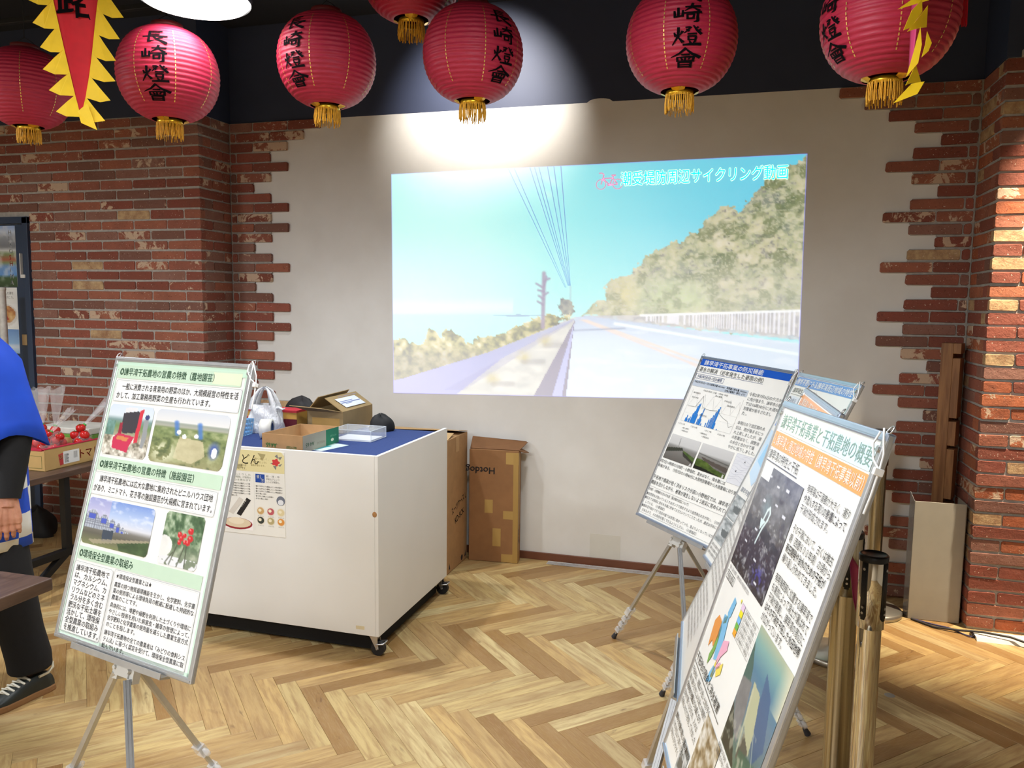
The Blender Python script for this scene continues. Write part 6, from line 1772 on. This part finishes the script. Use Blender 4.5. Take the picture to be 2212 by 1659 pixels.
# small table in the left foreground
t = thing('side_table', 'dark wood table corner in the left foreground, before the standing person', 'table', (-2.338, 2.172, 0)); MB().box(-1.1, 0, -.8, 0, .655, .70, .004).build('table_top', M_TOP, t)
for x in (-1.04, -.55):
    for y in (-.74, -.30): MB().box(x - .02, x + .02, y - .02, y + .02, 0, .655, .002).build('leg', M_BFR, t)
t = thing('pump_bottle', 'light blue pump bottle on the foreground table at the left edge', 'bottle', (-2.585, 2.10, .70)); MB().lathe([(.0005, 0), (.030, 0), (.032, .006), (.032, .05), (.018, .062), (.012, .064)], 24).build('body', plain((130, 180, 236), .3), t); MB().lathe([(.0125, .064), (.014, .066), (.014, .078), (.005, .08), (.004, .10), (.0005, .10)], 16).build('pump', plain((240, 240, 240), .4), t); MB().bar((0, 0, .102), (.04, 0, .098), .012, .008).build('nozzle', plain((240, 240, 240), .4), t)

# posters on the blue door and a pipe before it
t = thing('travel_poster', 'tall travel poster with white vertical lettering on the blue door', 'poster', (-5.36, YPL - .0055, 1.775)); s_ = MB().box(-.20, .195, -.001, .001, 0, .447).build('paper', M_SHEET, t)
P = Print((-.20, -.0012, .447), (1, 0, 0), (0, 0, -1), (0, -1, 0))
def ph_town(x, y):
    n = vnoise(x, y, 8, 8, 101, 3); im = grad(y, [(0, (150, 176, 222)), (.10, (196, 210, 232)), (.18, (150, 156, 166)), (.34, (120, 124, 130)), (.40, (212, 214, 214)), (.46, (120, 140, 90)), (.55, (176, 96, 70)), (.6, (140, 150, 100)), (.66, (120, 160, 210)), (.8, (96, 150, 214)), (.85, (60, 90, 50)), (1, (50, 72, 40))])
    return lay(im, np.clip((n - .55) * 3, 0, .5), (230, 232, 236))
P.photo(0, 0, .395, .447, ph_town, 30, 40, M_PHOTO, s_)
for i, ch_ in enumerate('HIROSHIMA'): P.text(ch_, .33, .022 + i * .046, .046, (244, 244, 244) if i not in (4, 5) else (226, 90, 70), None, .015, .0016)
P.finish(s_)
t = thing('noodle_poster', 'white poster with noodle bowl picture on the blue door', 'poster', (-5.36, YPL - .0055, 1.28)); s_ = MB().box(-.20, .185, -.001, .001, 0, .49).build('paper', M_SHEET, t)
P = Print((-.20, -.0012, .49), (1, 0, 0), (0, 0, -1), (0, -1, 0)); P.text('復興した姿を', .23, .03, .022, (90, 90, 90), .12); P.text('感じに行こう。', .23, .062, .022, (90, 90, 90), .12)
def ph_bowl(x, y):
    n = vnoise(x, y, 7, 7, 111, 3); im = np.ones(x.shape + (3,)) * np.array((244, 244, 242)); im = lay(im, np.hypot((x - .5) / .5, (y - .5) / .48) < 1, (226, 222, 216)); im = lay(im, np.hypot((x - .5) / .42, (y - .46) / .38) < 1, grad(n, [(0, (150, 70, 40)), (.5, (206, 150, 90)), (1, (236, 206, 150))])); return lay(im, inpoly(x, y, [(.3, .15), (.42, .12), (.62, .7), (.5, .74)]), (170, 40, 36))
P.photo(.16, .12, .38, .29, ph_bowl, 30, 26, M_PHOTO, s_); P.photo(.0, .31, .385, .49, lambda x, y: grad(y, [(0, (110, 150, 206)), (.6, (150, 190, 230)), (.7, (226, 232, 240)), (1, (140, 184, 230))]), 8, 12, M_PHOTO, s_); P.finish(s_)
t = thing('white_pipe', 'worn white pipe stand at the left edge before the blue door', 'pipe', (-5.09, 4.42, 0)); MB().cyl((0, 0, .02), (0, 0, 1.765), .024, n=20).build('tube', plain((206, 202, 194), .5, name='worn_white', var=.12, scale=30), t); MB().lathe([(.0005, 0), (.14, 0), (.14, .015), (.03, .024), (.0005, .024)], 28).build('base', M_BFR, t); MB().lathe([(.0245, 1.745), (.027, 1.75), (.027, 1.768), (.0005, 1.77)], 20).build('cap', plain((214, 210, 200), .5), t)
lumpy('shoulder_bag', 'black bag on the floor under the stall table', 'bag', (-4.80, 4.36, 0), .13, .10, .20, M_BLK, 9)

# ------------------------------------------------------------------ person at the left edge


def baked(mb, voxel, smooth=4, fac=.5):
    me = mb.mesh('tmp'); o = bpy.data.objects.new('tmp', me); col.objects.link(o)
    r_ = o.modifiers.new('r', 'REMESH'); r_.mode = 'VOXEL'; r_.voxel_size = voxel
    s_ = o.modifiers.new('s', 'SMOOTH'); s_.iterations = smooth; s_.factor = fac
    dg = bpy.context.evaluated_depsgraph_get()
    out = bpy.data.meshes.new_from_object(o.evaluated_get(dg))
    bpy.data.objects.remove(o); bpy.data.meshes.remove(me)
    out.polygons.foreach_set('use_smooth', [True] * len(out.polygons))
    return out


def skin_mat():
    t = NT('skin'); c_ = t.coords('Object'); t.base(t.ramp(t.noise(c_, 24, 3), [(.3, lin((186, 126, 100))), (.7, lin((212, 154, 126)))])); t.set(Roughness=.5); t.p.inputs['Subsurface Weight'].default_value = .12; t.p.inputs['Subsurface Radius'].default_value = (.02, .008, .004); t.bump(t.noise(c_, 220, 2), .12, .001); return t.m


M_SKIN = skin_mat(); M_TROU = plain((15, 15, 18), .9, name='black_trousers', var=.15, scale=50); M_SLEEVE = plain((14, 14, 16), .85, name='black_knit', var=.15, scale=60)
person = thing('person', 'person in a blue festival coat with checkered hem, black trousers and sneakers', 'person', (-3.075, 2.5, 0))
px0 = Vector((-3.0, 2.5, 0)); J = lambda *p: Vector(p) - px0
# head, neck, torso, arms: one continuous surface
b = MB()
b.tube([J(-3.03, 2.50, .90), J(-3.03, 2.50, 1.05), J(-3.03, 2.50, 1.22), J(-3.03, 2.49, 1.36), J(-3.03, 2.48, 1.45)], [.13, .135, .14, .145, .10], 20)
b.tube([J(-2.88, 2.50, 1.45), J(-3.03, 2.49, 1.46), J(-3.19, 2.50, 1.45)], [.055, .07, .055], 14)
b.tube([J(-3.03, 2.48, 1.42), J(-3.04, 2.46, 1.55)], [.060, .055], 14)
b.sphere(J(-3.045, 2.435, 1.655), .076, .094, .112, 20, 14); b.sphere(J(-3.05, 2.385, 1.60), .050, .045, .050, 14, 10)
b.sphere(J(-3.065, 2.335, 1.64), .012, .020, .018, 10, 8)
for s_ in (-1, 1): b.sphere(J(-3.045 + s_ * .078, 2.44, 1.645), .010, .018, .030, 10, 8)
LS, LE, LW = J(-2.86, 2.50, 1.43), J(-2.770, 2.49, 1.13), J(-2.742, 2.425, .885)
RS, RE_, RW = J(-3.20, 2.50, 1.43), J(-3.29, 2.47, 1.13), J(-3.26, 2.36, .90)
for A_, B_, C_ in ((LS, LE, LW), (RS, RE_, RW)): b.tube([A_, (A_ + B_) / 2, B_, (B_ + C_) / 2, C_, C_ + (C_ - B_).normalized() * .02], [.052, .046, .040, .038, .029, .028], 14)
for s_, hip, knee, ank in ((1, J(-2.94, 2.50, .90), J(-2.855, 2.50, .52), J(-2.800, 2.545, .09)), (-1, J(-3.12, 2.50, .90), J(-3.15, 2.47, .50), J(-3.17, 2.49, .09))):
    b.tube([hip, (hip + knee) / 2, knee, (knee + ank) / 2, ank], [.085, .072, .056, .052, .038], 14)


# hands: palm and five separate fingers, relaxed, back of the hand towards the viewer
def hand(m, W_, n_, lat, scale=1.0):
    n_ = Vector(n_).normalized(); dn = Vector((0, 0, -1)); lat = Vector(lat).normalized()
    P_ = lambda u, v, w: W_ + (lat * u + dn * v + n_ * w) * scale
    for k, u in enumerate((-.030, -.010, .010, .028)):
        m.tube([P_(u * .55, -.015, 0), P_(u * .8, .03, .004), P_(u * 1.05, .072, .006), P_(u * 1.08, .092, .004)], [.017, .016, .0145, .0125], 10)
        L_ = (.070, .078, .072, .056)[k]; r0 = (.0105, .011, .0105, .0092)[k]
        b0 = P_(u * 1.08, .088, .004); curl = (.30, .34, .38, .44)[k]; p_ = b0; path = [p_]; rad = [r0 * 1.08]; ang = .12
        for f_, q in ((.42, 0), (.32, 1), (.26, 2)):
            for h_ in (.5, 1.0):
                pv = P_(0, 0, 0); st = (dn * math.cos(ang) - n_ * math.sin(ang) + lat * (u * 1.2)).normalized(); p_ = p_ + st * (L_ * f_ * .5 * scale); path.append(p_); rad.append(r0 * (1.06 if h_ == 1.0 and q < 2 else .96) * (1 - .10 * q))
            ang += curl
        m.tube(path, rad, 10); m.sphere(path[-1], rad[-1] * .98, n=10)
    m.tube([P_(-.020, .005, -.004), P_(-.038, .035, -.014), P_(-.044, .062, -.024), P_(-.040, .090, -.034)], [.017, .0135, .0115, .0095], 10); m.sphere(P_(-.040, .090, -.034), .0095 * scale, n=10)


lo = MB(); n_v = Vector((.757, -.654, .0)); l_v = Vector((.654, .757, 0))
hand(lo, LW, n_v, l_v, 1.06); ro_ = MB(); hand(ro_, RW, (-.9, -.4, 0), (-.4, .9, 0), 1.0)
for m_, A_, B_ in ((lo, LE, LW), (ro_, RE_, RW)): m_.tube([B_ + (A_ - B_) * .30, B_, B_ + (B_ - A_).normalized() * .03], [.031, .028, .026], 12)
body = link('body', baked(b, .009, 5), M_SKIN, person)
link('hand', baked(lo, .0026, 3), M_SKIN, person); link('hand', baked(ro_, .0026, 3), M_SKIN, person)
nl = MB()
for k, u in enumerate((-.030, -.010, .010, .028)):
    pass
# hair, eyes, mouth
h_ = MB(); h_.sphere(J(-3.043, 2.452, 1.685), .084, .098, .098, 20, 14); link('hair', baked(h_, .008, 3), plain((26, 22, 20), .6, name='black_hair', var=.2, scale=80), person)
for s_ in (-1, 1): MB().sphere(J(-3.062 + s_ * .030, 2.352, 1.662), .010, .006, .006, 10, 8).build('eye', plain((30, 24, 22), .2), person)
MB().sphere(J(-3.064, 2.347, 1.592), .022, .006, .005, 12, 6).build('mouth', plain((160, 84, 78), .5), person)


def ring(c_, rx, ry, n=28, jit=0.0, ph=0.0, e=1.0, tilt=(0, 0)):
    return [Vector((c_[0] + rx * math.copysign(abs(math.cos(a)) ** e, math.cos(a)) * (1 + jit * math.sin(6 * a + ph)), c_[1] + ry * math.copysign(abs(math.sin(a)) ** e, math.sin(a)) * (1 + jit * math.sin(5 * a + ph)), c_[2] + tilt[0] * math.cos(a) + tilt[1] * math.sin(a))) for a in np.linspace(0, 2 * PI, n + 1)[:-1]]


# trousers
tr = MB(); hipc = J(-3.03, 2.50, .88)
tr.tube([J(-3.03, 2.50, 1.02), J(-3.03, 2.50, .80)], [.16, .16], 20)
for s_, pts in ((1, [J(-2.94, 2.50, .90), J(-2.895, 2.50, .70), J(-2.855, 2.505, .50), J(-2.832, 2.53, .28), J(-2.814, 2.545, .16), J(-2.810, 2.545, .105)]), (-1, [J(-3.12, 2.50, .90), J(-3.135, 2.49, .70), J(-3.15, 2.475, .50), J(-3.165, 2.49, .28), J(-3.17, 2.50, .14), J(-3.17, 2.50, .10)])):
    tr.tube(pts, [.115, .105, .094, .086, .088, .086], 18)
link('trousers', baked(tr, .009, 5), M_TROU, person)


# blue coat: body, sleeves, collar; the hem carries a white and blue check
def coat_mat():
    t = NT('blue_festival_cloth'); g_ = t.node('ShaderNodeTexCoord'); c_ = g_.outputs['Object']
    f = t.noise(c_, 5, 3, .6); blue = t.ramp(f, [(.3, lin((12, 62, 186))), (.7, lin((22, 84, 216)))])
    sp = t.node('ShaderNodeSeparateXYZ'); t.link(c_, sp.inputs[0])
    ang = t.math('ARCTAN2', sp.outputs['Y'], sp.outputs['X'])
    cu = t.math('FLOOR', t.math('MULTIPLY', ang, 2.5)); cv = t.math('FLOOR', t.math('MULTIPLY', sp.outputs['Z'], 10.0))
    chk = t.math('GREATER_THAN', t.math('MODULO', t.math('ABSOLUTE', t.math('ADD', cu, cv)), 2.0), .5)
    hem = t.math('LESS_THAN', sp.outputs['Z'], 1.0)
    t.base(t.mix(t.math('MULTIPLY', chk, hem), blue, lin((226, 226, 222)))); t.set(Roughness=.75)
    t.bump(t.noise(t.coords('Object', (1, 1, .3)), 12, 3, .6), .25, .02)
    return t.m


M_COAT = coat_mat(); M_COATP = plain((16, 74, 204), .75, name='plain_blue_cloth', var=.12, scale=6)
rings = []
for z, rx, ry, jt in ((.645, .245, .175, .03), (.75, .248, .178, .03), (.88, .245, .176, .025), (1.02, .235, .170, .02), (1.18, .215, .160, .012), (1.32, .212, .155, .006), (1.42, .205, .140, 0), (1.475, .17, .11, 0), (1.515, .10, .075, 0)):
    rings.append(ring(J(-3.03, 2.495, z), rx, ry, 36, jt, z * 9, .85, (.012 if z < .7 else 0, 0)))
ct = MB().loft(rings, True, True); o = ct.build('coat', M_COAT, person); o.modifiers.new('thickness', 'SOLIDIFY').thickness = .004
for side, A_, B_ in ((1, LS, LE), (-1, RS, RE_)):
    rings = []
    ax = (B_ - A_).normalized(); e1 = Vector((0, 1, 0)); e1 = (e1 - ax * e1.dot(ax)).normalized(); e2 = ax.cross(e1)
    for k, (u, r1, r2) in enumerate(((-.32, .060, .050), (-.18, .090, .078), (.0, .105, .086), (.25, .110, .084), (.55, .118, .082), (.85, .128, .082), (1.10, .138, .082))):
        c_ = A_ + (B_ - A_) * u + Vector((-.03 * side if u < 0 else 0, 0, 0))
        rings.append([c_ + e1 * (r1 * math.cos(a)) + e2 * (r2 * math.sin(a) * (1 + .06 * math.sin(3 * a + k))) + ax * (.030 * math.sin(a * 2 + .6) * (u > .9)) for a in np.linspace(0, 2 * PI, 27)[:-1]])
    sl = MB().loft(rings, True, True, cap0=True); o = sl.build('sleeve', M_COATP, person); o.modifiers.new('thickness', 'SOLIDIFY').thickness = .004
    # dark under-sleeve down to the wrist
    C_ = LW if side == 1 else RW
    us = MB(); us.tube([B_ - (B_ - A_) * .25, B_, (B_ + C_) / 2, C_ + (B_ - C_) * .10, C_ + (B_ - C_) * .02], [.070, .068, .058, .046, .044], 16); us.build('under_sleeve', M_SLEEVE, person)
cl = MB(); cl.loft([[J(-3.03 + x, y, z) for x, z in ((-.03, z0), (.03, z0))] for y, z0 in ((2.335, .66), (2.335, 1.0), (2.345, 1.3), (2.40, 1.50))], False); o = cl.build('collar_band', plain((240, 240, 236), .7), person); o.modifiers.new('thickness', 'SOLIDIFY').thickness = .004


def sneaker(hx, hy, dirx, diry):
    f_ = Vector((dirx, diry, 0)).normalized(); s_ = Vector((f_.y, -f_.x, 0)); h0 = Vector((hx, hy, 0)) - px0
    Q = lambda a, b, c_: h0 + f_ * a + s_ * b + Vector((0, 0, c_))
    outline = [(0.0, .030), (.03, .038), (.09, .038), (.15, .045), (.21, .049), (.255, .040), (.280, .018)]
    def contour(k, z, grow=0.0):
        pts = [(a, b + grow) for a, b in outline]; pts = [(-.006 - grow, .012)] + pts + [(.288 + grow, 0)]
        full = pts + [(a, -b) for a, b in reversed(pts[:-1])]
        return [Q(.144 + (a - .144) * k, b * k, z) for a, b in full]
    so = MB(); so.loft([contour(1.0, 0), contour(1.03, .006), contour(1.03, .022), contour(.985, .030)], True, False, True, True); sole = so.build('sole', plain((150, 112, 74), .6, name='gum_sole'), person)
    up_ = MB(); hts = lambda a: .105 if a < .06 else .105 - (a - .06) / .10 * .03 if a < .16 else max(.075 - (a - .16) / .13 * .038, .036)
    n = len(contour(1, 0)); rings = []
    for k, t_ in ((1.0, 0), (.99, .25), (.95, .5), (.86, .75), (.66, .93), (.40, 1.0)):
        c0 = contour(k, 0); rings.append([Vector((p.x, p.y, .028 + (hts((p - h0).dot(f_)) - .028) * t_)) for p in c0])
    up_.loft(rings, True, True, cap1=True); up = up_.build('shoe_upper', plain((34, 40, 38), .4, name='black_leather', var=.15, scale=30), person)
    MB().tube([Q(.0, .02, .10), Q(-.012, 0, .112), Q(.0, -.02, .10), Q(.03, -.034, .09), Q(.07, -.036, .088)], .006, 8).build('heel_trim', plain((196, 186, 160), .6), up)
    lc = MB()
    for i in range(5):
        a = .105 + i * .022; z = hts(a) + .006
        lc.tube([Q(a, -.030, z - .012), Q(a + .010, 0, z + .003), Q(a, .030, z - .012)], .0048, 6)
        lc.tube([Q(a, -.026, z - .008), Q(a + .02, .024, z - .004)], .004, 6)
    lc.build('laces', plain((232, 228, 212), .7, name='cream_laces'), up)


sneaker(-2.767, 2.605, -.20, -.98)
sneaker(-3.17, 2.56, -.35, -.94)
